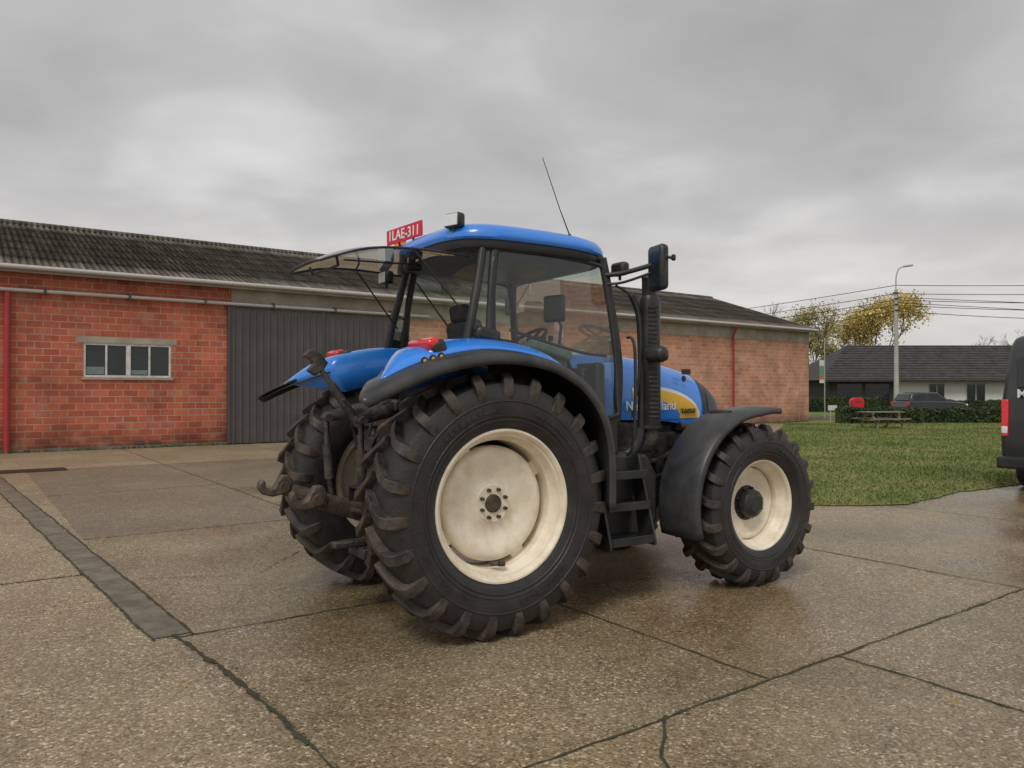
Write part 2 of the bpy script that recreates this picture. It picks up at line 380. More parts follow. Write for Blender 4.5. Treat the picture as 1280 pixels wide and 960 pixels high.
tube('rear_top_rail',[(.09,-.66,2.72),(.06,0,2.74),(.09,.66,2.72)],.035,mBlack,T,sm=6)
tube('rear_sill_rail',[(-.05,-.68,1.86),(-.09,0,1.80),(-.05,.68,1.86)],.04,mBlack,T,sm=6)
tube('front_top_rail',[(1.20,-.68,2.72),(1.27,0,2.73),(1.20,.68,2.72)],.035,mBlack,T,sm=6)
mk('windscreen',[(1.22,-.66,2.70),(1.27,0,2.72),(1.22,.66,2.70),(1.30,.72,1.9),(1.34,0,1.9),(1.30,-.72,1.9)],[(0,1,4,5),(1,2,3,4)],mGlass,T)
boxes('firewall',[B2(1.2,1.3,-.62,.62,1.4,1.9)],mBlack,T,.03)

# roof
def roof(nm,layers,mat,cx=.60,hx=.72,hy=.77,n=64,ex=4.5):
    V=[];F=[]
    for (sc,z,add) in layers:
        for k in range(n):
            w=2*math.pi*k/n; c_,s_=math.cos(w),math.sin(w)
            px=math.copysign(abs(c_)**(2/ex),c_); py=math.copysign(abs(s_)**(2/ex),s_)
            X=px*(hx*sc+add); Y=py*(hy*sc+add)
            V.append((cx+X,Y,z-.045*max(0,px*sc)**2-.012*(py*sc)**2))
    for i in range(len(layers)-1):
        for k in range(n): F.append((i*n+k,i*n+(k+1)%n,(i+1)*n+(k+1)%n,(i+1)*n+k))
    F.append(tuple(range(n))); F.append(tuple((len(layers)-1)*n+k for k in range(n)))
    return mk(nm,V,F,mat,T,smooth=40)
mLining=M('cab_headliner',(.16,.17,.17),.8,0,.1,5)
roof('roof_shell',[(.96,2.785,0),(1,2.785,.0),(1.0,2.80,.012),(1,2.828,.012),(1,2.858,0),(.97,2.886,0),(.90,2.908,0),(.75,2.925,0),(.5,2.935,0),(.2,2.94,0)],mBlue)
roof('roof_lining',[(.90,2.71,0),(.97,2.725,0),(.985,2.75,0),(.98,2.788,0)],mBlack)
roof('headliner',[(.5,2.700,0),(.84,2.704,0),(.86,2.715,0)],mLining)
# opened rear window
V=[];nu=22;nv=16
def rg(u,v):
    hwid=.60-.08*u
    x=.02-1.05*u
    z=2.71+.03*math.sin(u*2.6)-.12*u**5-.02*u-.05*abs(v)**3
    return (x,v*hwid,z)
def sq(u,v):
    lim=1.0
    if u>.78: lim=math.sqrt(max(0,1-((u-.78)/.22)**2*.86))*.35+.65*1 if u<1 else .78
    return rg(u,v*lim)
F=[]
for i in range(nu+1):
    for j in range(nv+1): V.append(sq(i/nu,-1+2*j/nv))
for i in range(nu):
    for j in range(nv): a=i*(nv+1)+j; F.append((a,a+1,a+nv+2,a+nv+1))
mk('rear_window_glass',V,F,mGlassR,T,smooth=60)
edge=[sq(i/nu,-1) for i in range(nu+1)]+[sq(1,-1+2*j/nv) for j in range(1,nv)]+[sq(1-i/nu,1) for i in range(nu+1)]
tube('rear_window_edge',edge,.009,mBlack,T,8)
tube('rear_window_handle',[(-.88,-.30,2.62),(-.86,-.28,2.56),(-.86,.28,2.56),(-.88,.30,2.62)],.010,mBlack,T,8)
tube('rear_window_strut_0',[(.0,-.62,2.2),(-.42,-.56,2.69)],.007,mBlack,T,8)
tube('rear_window_strut_1',[(.0,.62,2.2),(-.42,.56,2.69)],.007,mBlack,T,8)
tube('wiper_arm',[(-.05,.1,2.69),(-.35,.0,2.66),(-.7,.05,2.66)],.007,mBlack,T,8)
box('wiper_motor',(-.1,.12,2.66),(.14,.1,.06),mBlack,T,bevel=.02)
def lamp(nm,c,d,rz=0):
    box(nm+'_body',c,(.08,.16,.11),mBlack,T,(0,0,rz),.025)
    box(nm+'_lens',(c[0]+d*.042*math.cos(rz),c[1]+d*.042*math.sin(rz),c[2]),(.008,.13,.085),mLensW,T,(0,0,rz),.003)
    tube(nm+'_bracket',[(c[0],c[1],c[2]-.04),(c[0]+.0,c[1],c[2]-.09)],.012,mBlack,T)
lamp('rear_right_work_lamp',(-.08,-.56,2.915),-1,rad(20))
lamp('rear_left_work_lamp',(-.16,.50,2.62),-1)
lamp('front_right_work_lamp',(1.36,-.72,2.66),1)
lamp('front_left_work_lamp',(1.36,.72,2.66),1)
tube('beacon',[(.02,.62,2.90),(.02,.62,2.93),(.02,.62,3.0),(.02,.62,3.02)],[.06,.055,.05,.02],mOr,T,16)
pa=rad(10)
box('number_plate',(-.12,.23,2.955),(.012,.50,.125),mPlate,T,(rad(-2),0,pa),.003)
text('plate_text','1LAE-311',(-.12-.0085*math.cos(pa),.23-.0085*math.sin(pa),2.918),.115,mWhiteD,T,(rad(90),0,rad(-90)+pa),.001,'CENTER',.98)
tubes('plate_bracket',[([(-.09,.12,2.80),(-.09,.12,2.93)],.01),([(-.09,.36,2.80),(-.11,.36,2.93)],.01)],mBlack,T)
tube('antenna',[(.883,-.69,2.87),(.78,-.69,3.08),(.615,-.69,3.46)],[.006,.004,.003],mBlack,T,6)
tube('antenna_base',[(.889,-.69,2.84),(.872,-.69,2.90)],[.016,.01],mBlack,T,8)

# mirrors
tube('right_mirror_arm',[(1.2,-.70,2.60),(1.30,-.82,2.61),(1.44,-1.0,2.66),(1.47,-1.06,2.67)],.020,mBlack,T,sm=5)
tube('right_mirror_arm_lower',[(1.2,-.70,2.53),(1.30,-.82,2.535),(1.44,-1.0,2.60)],.011,mBlack,T,sm=5)
box('right_mirror',(1.47,-1.05,2.635),(.09,.21,.36),mBlack,T,(0,0,rad(-12)),.042)
box('right_mirror_face',(1.422,-1.058,2.635),(.006,.165,.31),mWin,T,(0,0,rad(-12)),.002)
tube('right_mirror_stay',[(1.47,-1.05,2.79),(1.45,-1.0,2.80),(1.47,-1.12,2.72),(1.5,-1.17,2.70)],.012,mBlack,T)
box('mirror_knob',(1.5,-1.19,2.70),(.03,.03,.05),mBlack,T,bevel=.01)
tube('left_mirror_arm',[(1.2,.70,2.60),(1.44,1.0,2.66)],.020,mBlack,T)
box('left_mirror',(1.45,1.06,2.6),(.075,.17,.33),mBlack,T,(0,0,rad(12)),.035)
# exhaust
tube('exhaust_muffler',[(1.67,-.73,1.34),(1.67,-.73,1.38),(1.67,-.73,2.42),(1.67,-.73,2.46)],[.07,.092,.092,.074],mBlack,T,24)
tube('exhaust_tip',[(1.67,-.73,2.44),(1.67,-.73,2.58),(1.655,-.745,2.63)],[.062,.062,.064],mBlack,T,20)
slots=[]
for i in range(26):
    z=1.46+i*.036
    slots.append(((1.635,-.818,z),(.085,.012,.012),(0,0,rad(-22))))
boxes('exhaust_guard_slots',slots,mMetal,T)
tube('exhaust_pipe',[(1.50,-.70,2.46),(1.56,-.72,2.30),(1.575,-.73,2.0),(1.575,-.73,1.35)],.028,mBlack,T,sm=5)
tube('exhaust_elbow',[(1.67,-.73,1.36),(1.67,-.73,1.26),(1.60,-.66,1.17),(1.45,-.5,1.12),(1.35,-.35,1.15)],.062,mMetal,T,16,sm=6)
tube('intake_duct',[(1.56,-.73,1.36),(1.52,-.73,1.22),(1.42,-.70,1.14),(1.3,-.6,1.12)],.045,mBlack,T,14,sm=6)
tubes('exhaust_clamps',[([(1.67,-.73,1.36),(1.67,-.73,1.385)],.10),([(1.67,-.73,1.9),(1.67,-.73,1.92)],.096)],mMetal,T,20)
tube('side_lamp_arm',[(1.63,-.76,1.96),(1.58,-.9,1.96)],.016,mBlack,T)
box('side_lamp',(1.575,-.92,1.965),(.12,.19,.13),mBlack,T,(0,0,.2),.045)
tube('lamp_cable',[(1.28,-.76,2.52),(1.42,-.80,2.42),(1.5,-.80,2.2),(1.5,-.79,1.8),(1.46,-.76,1.45)],.010,mBlack,T,8,sm=6)

# front fenders
for s,nm in((-1,'right'),(1,'left')):
    V=[];F=[]; cols=[(1.125,-.05),(1.13,-.02),(1.11,.005),(.9,.018),(.69,.005),(.67,-.03)]; N_=26
    for i in range(N_+1):
        w=rad(197-i*(197-73)/N_); 
        r=.80+ (.05*max(0,(i/N_-.85)/.15))
        for y,o_ in cols: V.append((2.61+(r+o_)*math.cos(w),s*y,.70+(r+o_)*math.sin(w)))
    m=len(cols)
    for i in range(N_):
        for j in range(m-1): F.append((i*m+j,i*m+j+1,(i+1)*m+j+1,(i+1)*m+j))
    o=mk(nm+'_front_fender',V,F,mFlare,T,smooth=50)
    sd=o.modifiers.new('s','SOLIDIFY'); sd.thickness=.012
    tube(nm+'_front_fender_bracket',[(2.55,s*.60,.85),(2.45,s*.58,1.2),(2.4,s*.7,1.46),(2.4,s*.95,1.48)],.022,mMetal,T,sm=5)

# interior
boxes('seat_base',[B2(.34,.82,-.25,.25,1.62,1.78),B2(.40,.74,-.2,.2,1.40,1.64)],mSeat,T,.05)
box('seat_backrest',(.34,0,2.00),(.13,.46,.50),mSeat,T,(0,rad(-10),0),.06)
box('seat_headrest',(.27,0,2.30),(.08,.26,.14),mSeat,T,(0,rad(-8),0),.04)
boxes('armrest',[((.66,-.34,1.97),(.46,.13,.10),(0,rad(-4),0)),((.44,-.34,1.83),(.12,.08,.22))],mGreySeat,T,.03)
box('side_console',(.55,-.52,1.68),(.75,.20,.5),mBlack,T,bevel=.05)
box('console_panel',(.78,-.50,1.99),(.38,.22,.08),mGreySeat,T,(0,rad(15),0),.02)
box('monitor',(.92,-.42,2.34),(.06,.2,.22),mBlack,T,(0,0,.3),.02)
tube('monitor_arm',[(.9,-.5,1.95),(.93,-.5,2.2),(.92,-.43,2.28)],.012,mBlack,T)
prism('dash',[(.98,1.4),(1.2,1.4),(1.24,1.98),(1.05,2.08),(.93,1.96)],-.22,.22,mBlack,T,.04)
ax=Vector((-.55,0,.83)); e1=Vector((0,1,0)); e2=ax.cross(e1).normalized()
cs=Vector((.92,0,2.10))
tube('steering_wheel',[cs+(e1*math.cos(w)+e2*math.sin(w))*.20 for w in [2*math.pi*i/28 for i in range(28)]],.016,mBlack,T,8,closed=True)
tubes('steering_spokes',[([cs+(e1*math.cos(w)+e2*math.sin(w))*.2,cs-ax.normalized()*.03],.012) for w in (0.3,2.84,4.71)]+[([cs-ax.normalized()*.03,(1.05,0,1.9)],.035)],mBlack,T)
tubes('levers',[([(.62+.07*i,-.50,1.96),(.60+.07*i,-.50,2.08+.01*i)],.009) for i in range(4)]+[([(.62+.07*i,-.50,2.07),(.62+.07*i,-.50,2.11)],.017) for i in range(4)],mBlack,T)
boxes('rear_console',[B2(-.04,.14,-.56,-.25,1.75,1.98),B2(-.04,.12,.3,.56,1.75,1.93)],mBlack,T,.04)
tube('interior_wiper_arm',[(.15,.64,2.66),(.25,.3,2.3),(.3,.1,2.1)],.008,mBlack,T,6)

# 3-point linkage & rear hardware
def link(nm,s):
    a=Vector((-.12,s*.24,.60)); b=Vector((-1.08,s*.40,.93)); d=(b-a)
    V,F=tubedata([a,a+d*.5,b],[.055,.06,.05],8,flat=.5)
    mk(nm+'_lower_link',V,F,mRust,T,smooth=30)
    hk=[(0,-.06),(-.09,-.075),(-.16,-.055),(-.195,-.005),(-.185,.045),(-.155,.06),(-.14,.035),(-.14,.0),(-.11,-.018),(-.075,-.005),(-.05,.04),(-.02,.085),(.035,.085),(.06,.045),(.06,-.05)]
    prism(nm+'_hook',[(b.x+.03+p[0],b.z+.01+p[1]) for p in hk],b.y-.04,b.y+.04,mRust,T,.012)
    revY(nm+'_hook_eye',[(0,.05),(.035,.05),(.045,.043),(.045,-.043),(.035,-.05),(0,-.05)],(b.x+.03,b.y,b.z),1,mRustD,T,20)
    tubes(nm+'_lift_rod',[([(-.72,s*.37,1.46),(-.72,s*.36,1.2)],.022),([(-.72,s*.36,1.25),(-.70,s*.35,.98)],.038),([(-.70,s*.35,1.0),(-.68,s*.345,.80)],.024),([(-.72,s*.43,1.46),(-.72,s*.30,1.46)],.03),([(-.68,s*.42,.80),(-.68,s*.28,.80)],.03)],mMetal,T,12)
    V,F=tubedata([(-.18,s*.22,1.42),(-.45,s*.28,1.53),(-.74,s*.37,1.46)],[.07,.055,.04],10,flat=.6)
    mk(nm+'_lift_arm',V,F,mMetal,T,smooth=40)
    tubes(nm+'_lift_cylinder',[([(-.30,s*.45,.72),(-.42,s*.43,1.10)],.042),([(-.42,s*.43,1.10),(-.50,s*.40,1.45)],.02)],mMetal,T,14)
    tubes(nm+'_stabiliser',[([(-.15,s*.46,.62),(-.55,s*.43,.76)],.026),([(-.55,s*.43,.76),(-.80,s*.40,.84)],.016)],mRust,T,10)
link('left',1); link('right',-1)
tubes('top_link',[([(-.50,.02,1.28),(-.60,.04,1.44)],.022),([(-.58,.04,1.41),(-.78,.10,1.72)],.034),([(-.76,.09,1.69),(-.88,.12,1.87)],.020),([(-.70,-.0,1.60),(-.72,.16,1.62)],.012)],mMetal,T,12)
prism('top_link_hook',[(-.84,1.82),(-.80,1.88),(-.86,1.95),(-.94,1.98),(-.99,1.93),(-.94,1.905),(-.915,1.87),(-.96,1.82),(-.90,1.78)],.09,.15,mMetal,T,.01)
boxes('hitch_frame',[B2(-.50,-.36,-.20,-.12,.42,1.25),B2(-.50,-.36,.12,.20,.42,1.25),B2(-.53,-.36,-.22,.22,1.2,1.32),B2(-.62,-.3,-.16,.16,.42,.5),B2(-.80,-.3,-.05,.05,.50,.55),B2(-.56,-.48,-.14,-.05,1.0,1.2),B2(-.56,-.48,.05,.14,1.0,1.2)],mMetal,T,.012)
tubes('pto_shaft',[([(-.38,0,.80),(-.58,0,.80)],.03),([(-.36,0,.80),(-.42,0,.80)],.09)],mMetal,T,16)
boxes('pto_guard',[B2(-.62,-.38,-.14,.14,.93,.945),B2(-.62,-.38,-.15,-.14,.82,.945),B2(-.62,-.38,.14,.15,.82,.945)],mBlack,T)
cp=[]
for s in(-1,1):
    for i in range(2):
        for j in range(2):
            cp.append(([(-.36,s*(.24+.09*i),1.30+.1*j),(-.48,s*(.24+.09*i),1.29+.1*j)],.028))
tubes('hydraulic_couplers',cp,mMetal,T,12)
hs=[]
for i in range(5):
    y0=R.uniform(-.38,.38); y1=R.uniform(-.35,.35); z0=R.uniform(1.3,1.5); z1=R.uniform(.75,1.1)
    hs.append((catmull([(-.36,y0,z0),(-.50,y0*.9,z0-.05),(-.50+R.uniform(-.04,.02),(y0+y1)/2,(z0+z1)/2),(-.36,y1,z1)],6),R.uniform(.009,.013)))
tubes('hydraulic_hoses',hs,mBlack,T,8)
boxes('lift_cross_shaft',[B2(-.30,-.16,-.36,.36,1.35,1.5),B2(-.26,-.1,-.56,-.4,1.2,1.6),B2(-.26,-.1,.4,.56,1.2,1.6),B2(-.32,-.2,-.62,-.5,.95,1.2)],mMetal,T,.03)
box('socket_box',(-.42,-.30,1.56),(.07,.09,.09),mBlack,T,bevel=.02)

# ------------------------------------------------------------------ GROUND
TH=math.atan2(.585,.811)
def AB(a,b,z=0): return Vector((a*.811-b*.585,a*.585+b*.811,z))
def concrete():
    m=bpy.data.materials.new('wet_exposed_concrete'); m.use_nodes=True
    nt=m.node_tree;N=nt.nodes;L=nt.links;b=N['Principled BSDF']
    tc=N.new('ShaderNodeTexCoord'); at=N.new('ShaderNodeAttribute'); at.attribute_name='tint'
    def noise(sc,det=6,ro=.6):
        n=N.new('ShaderNodeTexNoise'); n.inputs['Scale'].default_value=sc; n.inputs['Detail'].default_value=det; n.inputs['Roughness'].default_value=ro
        L.new(tc.outputs['Object'],n.inputs['Vector']); return n.outputs['Fac']
    def mr(i,a,c,d,e):
        r=N.new('ShaderNodeMapRange'); r.inputs[1].default_value=a;r.inputs[2].default_value=c;r.inputs[3].default_value=d;r.inputs[4].default_value=e; L.new(i,r.inputs[0]); return r.outputs[0]
    def mix(f,a,c,t='MIX'):
        x=N.new('ShaderNodeMix'); x.data_type='RGBA'; x.blend_type=t
        if isinstance(f,float): x.inputs[0].default_value=f
        else: L.new(f,x.inputs[0])
        for s,i in((a,6),(c,7)):
            if isinstance(s,tuple): x.inputs[i].default_value=(*s,1)
            else: L.new(s,x.inputs[i])
        return x.outputs[2]
    v=N.new('ShaderNodeTexVoronoi'); v.inputs['Scale'].default_value=72; L.new(tc.outputs['Object'],v.inputs['Vector'])
    sep=N.new('ShaderNodeSeparateColor'); L.new(v.outputs['Color'],sep.inputs[0])
    stones=N.new('ShaderNodeValToRGB'); cr=stones.color_ramp
    cr.elements[0].color=(.12,.090,.052,1); cr.elements[1].color=(.85,.78,.62,1)
    e=cr.elements.new(.3); e.color=(.26,.20,.120,1); e=cr.elements.new(.75); e.color=(.38,.305,.19,1); e=cr.elements.new(.92); e.color=(.50,.42,.29,1)
    L.new(sep.outputs[0],stones.inputs[0])
    matrix=mix(mr(noise(9,5,.7),.3,.7,0,1),(.235,.183,.110),(.37,.30,.195))
    edge=mr(v.outputs['Distance'],.0,.62,1,0)
    col=mix(mr(noise(1.7,5,.7),.3,.6,.5,.95),matrix,stones.outputs[0])
    col=mix(1.0,col,at.outputs['Color'],'MULTIPLY')
    stain=mr(noise(.55,7,.68),.42,.64,0,1)
    col=mix(mr(stain,0,1,0,.36),col,(.125,.100,.062))
    st2=mr(noise(3.3,7,.72),.55,.72,0,.5); col=mix(st2,col,(.11,.09,.056))
    wetm=N.new('ShaderNodeMath'); wetm.operation='MULTIPLY'
    wn=mr(noise(.42,6,.6),.36,.58,0.2,1); L.new(wn,wetm.inputs[0]); L.new(at.outputs['Alpha'],wetm.inputs[1])
    wet=wetm.outputs[0]
    dark=mix(1.0,col,(.66,.60,.52),'MULTIPLY')
    col=mix(wet,col,dark)
    L.new(col,b.inputs['Base Color'])
    ro=N.new('ShaderNodeMath'); ro.operation='SUBTRACT'; ro.use_clamp=True
    L.new(mr(noise(14,4,.7),.3,.7,.44,.68),ro.inputs[0]); L.new(mr(wet,0,1,0,.36),ro.inputs[1])
    L.new(ro.outputs[0],b.inputs['Roughness'])
    bp=N.new('ShaderNodeBump'); bp.inputs['Distance'].default_value=.005
    L.new(mr(wet,0,1,.8,.28),bp.inputs['Strength'])
    ad=N.new('ShaderNodeMath'); ad.operation='ADD'; L.new(edge,ad.inputs[0]); L.new(noise(30,4,.7),ad.inputs[1])
    L.new(ad.outputs[0],bp.inputs['Height']); L.new(bp.outputs[0],b.inputs['Normal'])
    return m
mConc=concrete()
mGroundFar=M('rough_ground',(.10,.12,.05),.95,0,.3,.3,dirt=(.09,.08,.05),da=.5,ds=.1)
S=900
mk('ground',[(-S,-S,0),(S,-S,0),(S,S,0),(-S,S,0)],[(0,1,2,3)],mGroundFar)
cells=[]; joints=[]
lowA=[-60,-30,-16,-9,-4.2,1.35,4.5,7.9,11.6,15.5,20,30,60]
for a0,a1 in zip(lowA,lowA[1:]):
    bs=[-40,-20,-10,-5,-1.2,2.75]
    for b0,b1 in zip(bs,bs[1:]): cells.append((a0,a1,b0,b1))
    if a1!=1.35: joints.append([(a1,2.75),(a1,-12)])
upA=[(-60,-30),(-30,-16),(-16,-9),(-9,-4.2),(-4.2,1.15),(1.15,3.82),(3.82,7.3),(7.3,11.0),(11,15),(15,20),(20,26),(26,33),(33,60)]
for k,(a0,a1) in enumerate(upA):
    if a1<=1.2: bs=[2.75,7.95,13.2,18.5,24.9]
    elif a0<1.2: bs=[2.75,5.55,9.8,14.2,19,24.9]
    elif a0<4: bs=[2.75,8.6,13.5,19,24.9]
    else: bs=[2.75,8.0,13.0,18.4,24.9]
    for b0,b1 in zip(bs,bs[1:]):
        cells.append((a0,a1,b0,b1))
        if b1<24: joints.append([(a0,b1),(a1,b1)])
    if a1>1.2: joints.append([(a1,2.75),(a1,24.7)])
    cells.append((a0,a1,24.9,60))
joints.append([(1.35,2.72),(9,2.75),(16,2.7)])
joints.append([(2.95,2.75),(2.72,2.55),(2.6,2.45),(2.3,1.9),(2.2,1.4)])
joints.append([(1.35,3.6),(1.38,2.7),(1.4,1.0),(1.35,-6)])
V=[];F=[];cols=[]
for (a0,a1,b0,b1) in cells:
    n=len(V); V+=[(a0,b0,0),(a1,b0,0),(a1,b1,0),(a0,b1,0)]; F.append((n,n+1,n+2,n+3))
    t=R.uniform(.94,1.14)
    wet=1.0 if a0>1 and b0<9 else .4
    if a0<1 and b0<8: t=1.12; wet=.4
    g1,g2=R.uniform(.98,1.0),R.uniform(.96,1.0)
    if a0 in(1.15,3.82) and 9<b0<18: wet=.42; t=.74; g1,g2=1.0,1.08
    if b0>=18: wet=.3
    if b0<2.7 and a0>1: wet=.8
    cols.append((t,t*g1,t*g2,wet))
yard=mk('concrete_yard',V,F,mConc)
yard.location=(0,0,.004); yard.rotation_euler=(0,0,TH)
at=yard.data.color_attributes.new('tint','FLOAT_COLOR','CORNER')
for p in yard.data.polygons:
    for li in p.loop_indices: at.data[li].color=cols[p.index]
mJoint=M('joint_filler',(.042,.036,.026),.8,0,.4,20,dirt=(.07,.08,.03),da=.6,ds=3)
def strip(nm,pts,w,mat,z=.004,jit=.3,seg=.06):
    V=[];F=[]
    P=[]
    for p,q in zip(pts,pts[1:]):
        p=Vector(p);q=Vector(q);n=max(1,int((q-p).length/seg))
        P+= [p.lerp(q,i/n) for i in range(n)]
    P.append(Vector(pts[-1]))
    wob=0
    for i,p in enumerate(P):
        d=(P[min(i+1,len(P)-1)]-P[max(0,i-1)]); d.normalize(); nn=Vector((-d.y,d.x))
        wob=wob*.85+R.uniform(-1,1)*min(w,.012)*jit
        ww=w*.5+min(w,.02)*.5*R.uniform(-jit,jit*1.5)
        V+=[(p.x+nn.x*(wob+ww),p.y+nn.y*(wob+ww),z),(p.x+nn.x*(wob-ww),p.y+nn.y*(wob-ww),z)]
    for i in range(len(P)-1): F.append((2*i,2*i+1,2*i+3,2*i+2))
    return mk(nm,V,F,mat,yard)
for i,j in enumerate(joints): strip('joint_%02d'%i,j,.014,mJoint,.004+.0003*(i%7),.5)
mDrain=M('drain_channel_concrete',(.18,.15,.105),.42,0,.3,5,dirt=(.085,.07,.05),da=.7,ds=4,bump=.4,bs=25)
strip('drain_channel',[(.55,18.0),(1.17,6.0),(1.19,5.6)],.24,mDrain,.0065,.05)
strip('drain_edge_left',[(.42,18.0),(1.04,6.0),(1.08,5.55)],.016,mJoint,.009,.5)
strip('drain_edge_right',[(.68,18.0),(1.30,6.0),(1.33,5.55)],.018,mJoint,.0093,.5)
strip('drain_joint',[(1.2,5.62),(1.30,4.8),(1.36,3.5)],.022,mJoint,.0088,.8)
strip('crack_0',[(1.3,7.5),(2.2,7.0),(2.9,7.8)],.006,mJoint,.0081,.9)
def gpatch(nm,a0,a1,b0,b1,mat,z): return mk(nm,[(a0,b0,z),(a1,b0,z),(a1,b1,z),(a0,b1,z)],[(0,1,2,3)],mat,yard)
mIron=M('cast_iron_cover',(.05,.04,.035),.5,.5,.3,20,bump=.3,bs=60)
gpatch('manhole_cover',.6,1.9,18.6,19.3,mIron,.012)
gpatch('manhole_cover_b',-.4,.5,19.4,20.0,mIron,.012)

def grassmat():
    m=bpy.data.materials.new('lawn_grass'); m.use_nodes=True
    nt=m.node_tree;N=nt.nodes;L=nt.links;b=N['Principled BSDF']; b.inputs['Roughness'].default_value=.9
    b.inputs['Specular IOR Level'].default_value=.15
    g=N.new('ShaderNodeNewGeometry')
    n=N.new('ShaderNodeTexNoise'); n.inputs['Scale'].default_value=.35; n.inputs['Detail'].default_value=7; n.inputs['Roughness'].default_value=.7
    L.new(g.outputs['Position'],n.inputs['Vector'])
    r=N.new('ShaderNodeValToRGB'); r.color_ramp.elements[0].position=.33; r.color_ramp.elements[1].position=.66
    r.color_ramp.elements[0].color=(.095,.13,.038,1); r.color_ramp.elements[1].color=(.27,.25,.10,1)
    e=r.color_ramp.elements.new(.5); e.color=(.165,.20,.062,1)
    L.new(n.outputs['Fac'],r.inputs[0])
    n2=N.new('ShaderNodeTexNoise'); n2.inputs['Scale'].default_value=9; n2.inputs['Detail'].default_value=4; L.new(g.outputs['Position'],n2.inputs['Vector'])
    mp=N.new('ShaderNodeMapRange'); mp.inputs[1].default_value=.3; mp.inputs[2].default_value=.7; mp.inputs[3].default_value=.65; mp.inputs[4].default_value=1.35; L.new(n2.outputs['Fac'],mp.inputs[0])
    x=N.new('ShaderNodeVectorMath'); x.operation='SCALE'; L.new(r.outputs[0],x.inputs[0]); L.new(mp.outputs[0],x.inputs['Scale'])
    L.new(x.outputs[0],b.inputs['Base Color'])
    bp=N.new('ShaderNodeBump'); bp.inputs['Strength'].default_value=.8; bp.inputs['Distance'].default_value=.05; L.new(n2.outputs['Fac'],bp.inputs['Height']); L.new(bp.outputs[0],b.inputs['Normal'])
    return m
mGrass=grassmat()
gp=[(9.6,7.4),(10.2,6.4),(11.3,5.75),(13.5,6.0),(16.5,5.7),(24,5.0),(60,2),(70,30),(60,60),(34,40),(34.2,23.6),(22,16)]
gw=[AB(a,b) for a,b in gp]
ge=[]
for i in range(len(gw)):
    p,q=gw[i],gw[(i+1)%len(gw)]
    n=max(1,int((q-p).length/.18)) if i in(0,1,2,3,4,10,11) else 1
    for j in range(n):
        w=p.lerp(q,j/n); ge.append((w.x+R.uniform(-.05,.05),w.y+R.uniform(-.05,.05),.016))
mk('lawn',ge,[tuple(range(len(ge)))],mGrass)
def inside(x,y,poly):
    c=False;n=len(poly)
    for i in range(n):
        p,q=poly[i],poly[i-1]
        if (p.y>y)!=(q.y>y) and x<(q.x-p.x)*(y-p.y)/(q.y-p.y)+p.x: c=not c
    return c
V=[];F=[]; cnt=0
while cnt<42000:
    d=9+31*R.random()**1.5; x=R.uniform(.30,.75)*d
    if not inside(x,d,gw): continue
    h=R.uniform(.015,.045)*(1+d/60); w=.005+d*.0005; an=R.uniform(0,6.28); dx,dy=math.cos(an)*w,math.sin(an)*w
    lx,ly=R.uniform(-.04,.04),R.uniform(-.04,.04); n=len(V)
    V+=[(x-dx,d-dy,.015),(x+dx,d+dy,.015),(x+lx,d+ly,.015+h)]; F.append((n,n+1,n+2)); cnt+=1
me=bpy.data.meshes.new('grass_blades'); me.from_pydata(V,[],F); me.materials.append(mGrass)
o=bpy.data.objects.new('grass_blades',me); scene.collection.objects.link(o)
mMoss=M('moss_weeds',(.07,.10,.03),.9,0,.4,5)
V=[];F=[]
for i in range(5200):
    if R.random()<.75: a=R.uniform(-4,37.5); b=24.66-abs(R.gauss(0,.10)); h=R.uniform(.01,.09)
    else:
        a,b=R.choice([(R.uniform(1.35,9),2.75),(4.5,R.uniform(0,2.7)),(3.82,R.uniform(2.8,12)),(R.uniform(-4,1.1),7.95),(1.36,R.uniform(1,5))]); a+=R.gauss(0,.008); b+=R.gauss(0,.008); h=R.uniform(.002,.012)
    if 7<a<12.9 and b>20 and R.random()<.7: continue
    p=AB(a,b); an=R.uniform(0,6.28); w=.004+h*.25; n=len(V)
    V+=[(p.x-math.cos(an)*w,p.y-math.sin(an)*w,.008),(p.x+math.cos(an)*w,p.y+math.sin(an)*w,.008),(p.x+R.uniform(-.5,.5)*h,p.y+R.uniform(-.5,.5)*h,.008+h)]; F.append((n,n+1,n+2))
mk('weeds',V,F,mMoss)
mLeafD=M('fallen_leaf',(.33,.20,.06),.7,0,.5,1.5)
V=[];F=[]
for i in range(1100):
    d=R.uniform(3,38); x=R.uniform(-.65,.75)*d
    if x/d<.3 and R.random()<.72: continue
    w=R.uniform(.010,.03); an=R.uniform(0,6.28); n=len(V)
    for k,(rx,ry) in enumerate(((1,0),(0,.55),(-1,0),(0,-.55))):
        V.append((x+w*(rx*math.cos(an)-ry*math.sin(an)),d+w*(rx*math.sin(an)+ry*math.cos(an)),(.034 if x/d>.3 else .012)+R.uniform(-.002,.006)))
    F.append((n,n+1,n+2,n+3))
mk('fallen_leaves',V,F,mLeafD)
mAsph=M('asphalt',(.06,.06,.06),.75,0,.2,2,bump=.3,bs=60)
mk('street',[(10,44.5,.022),(90,44.5,.022),(90,50.5,.022),(10,50.5,.022)],[(0,1,2,3)],mAsph)
box('street_kerb',(50,44.4,.06),(80,.15,.12),mDrain,None,bevel=.02)

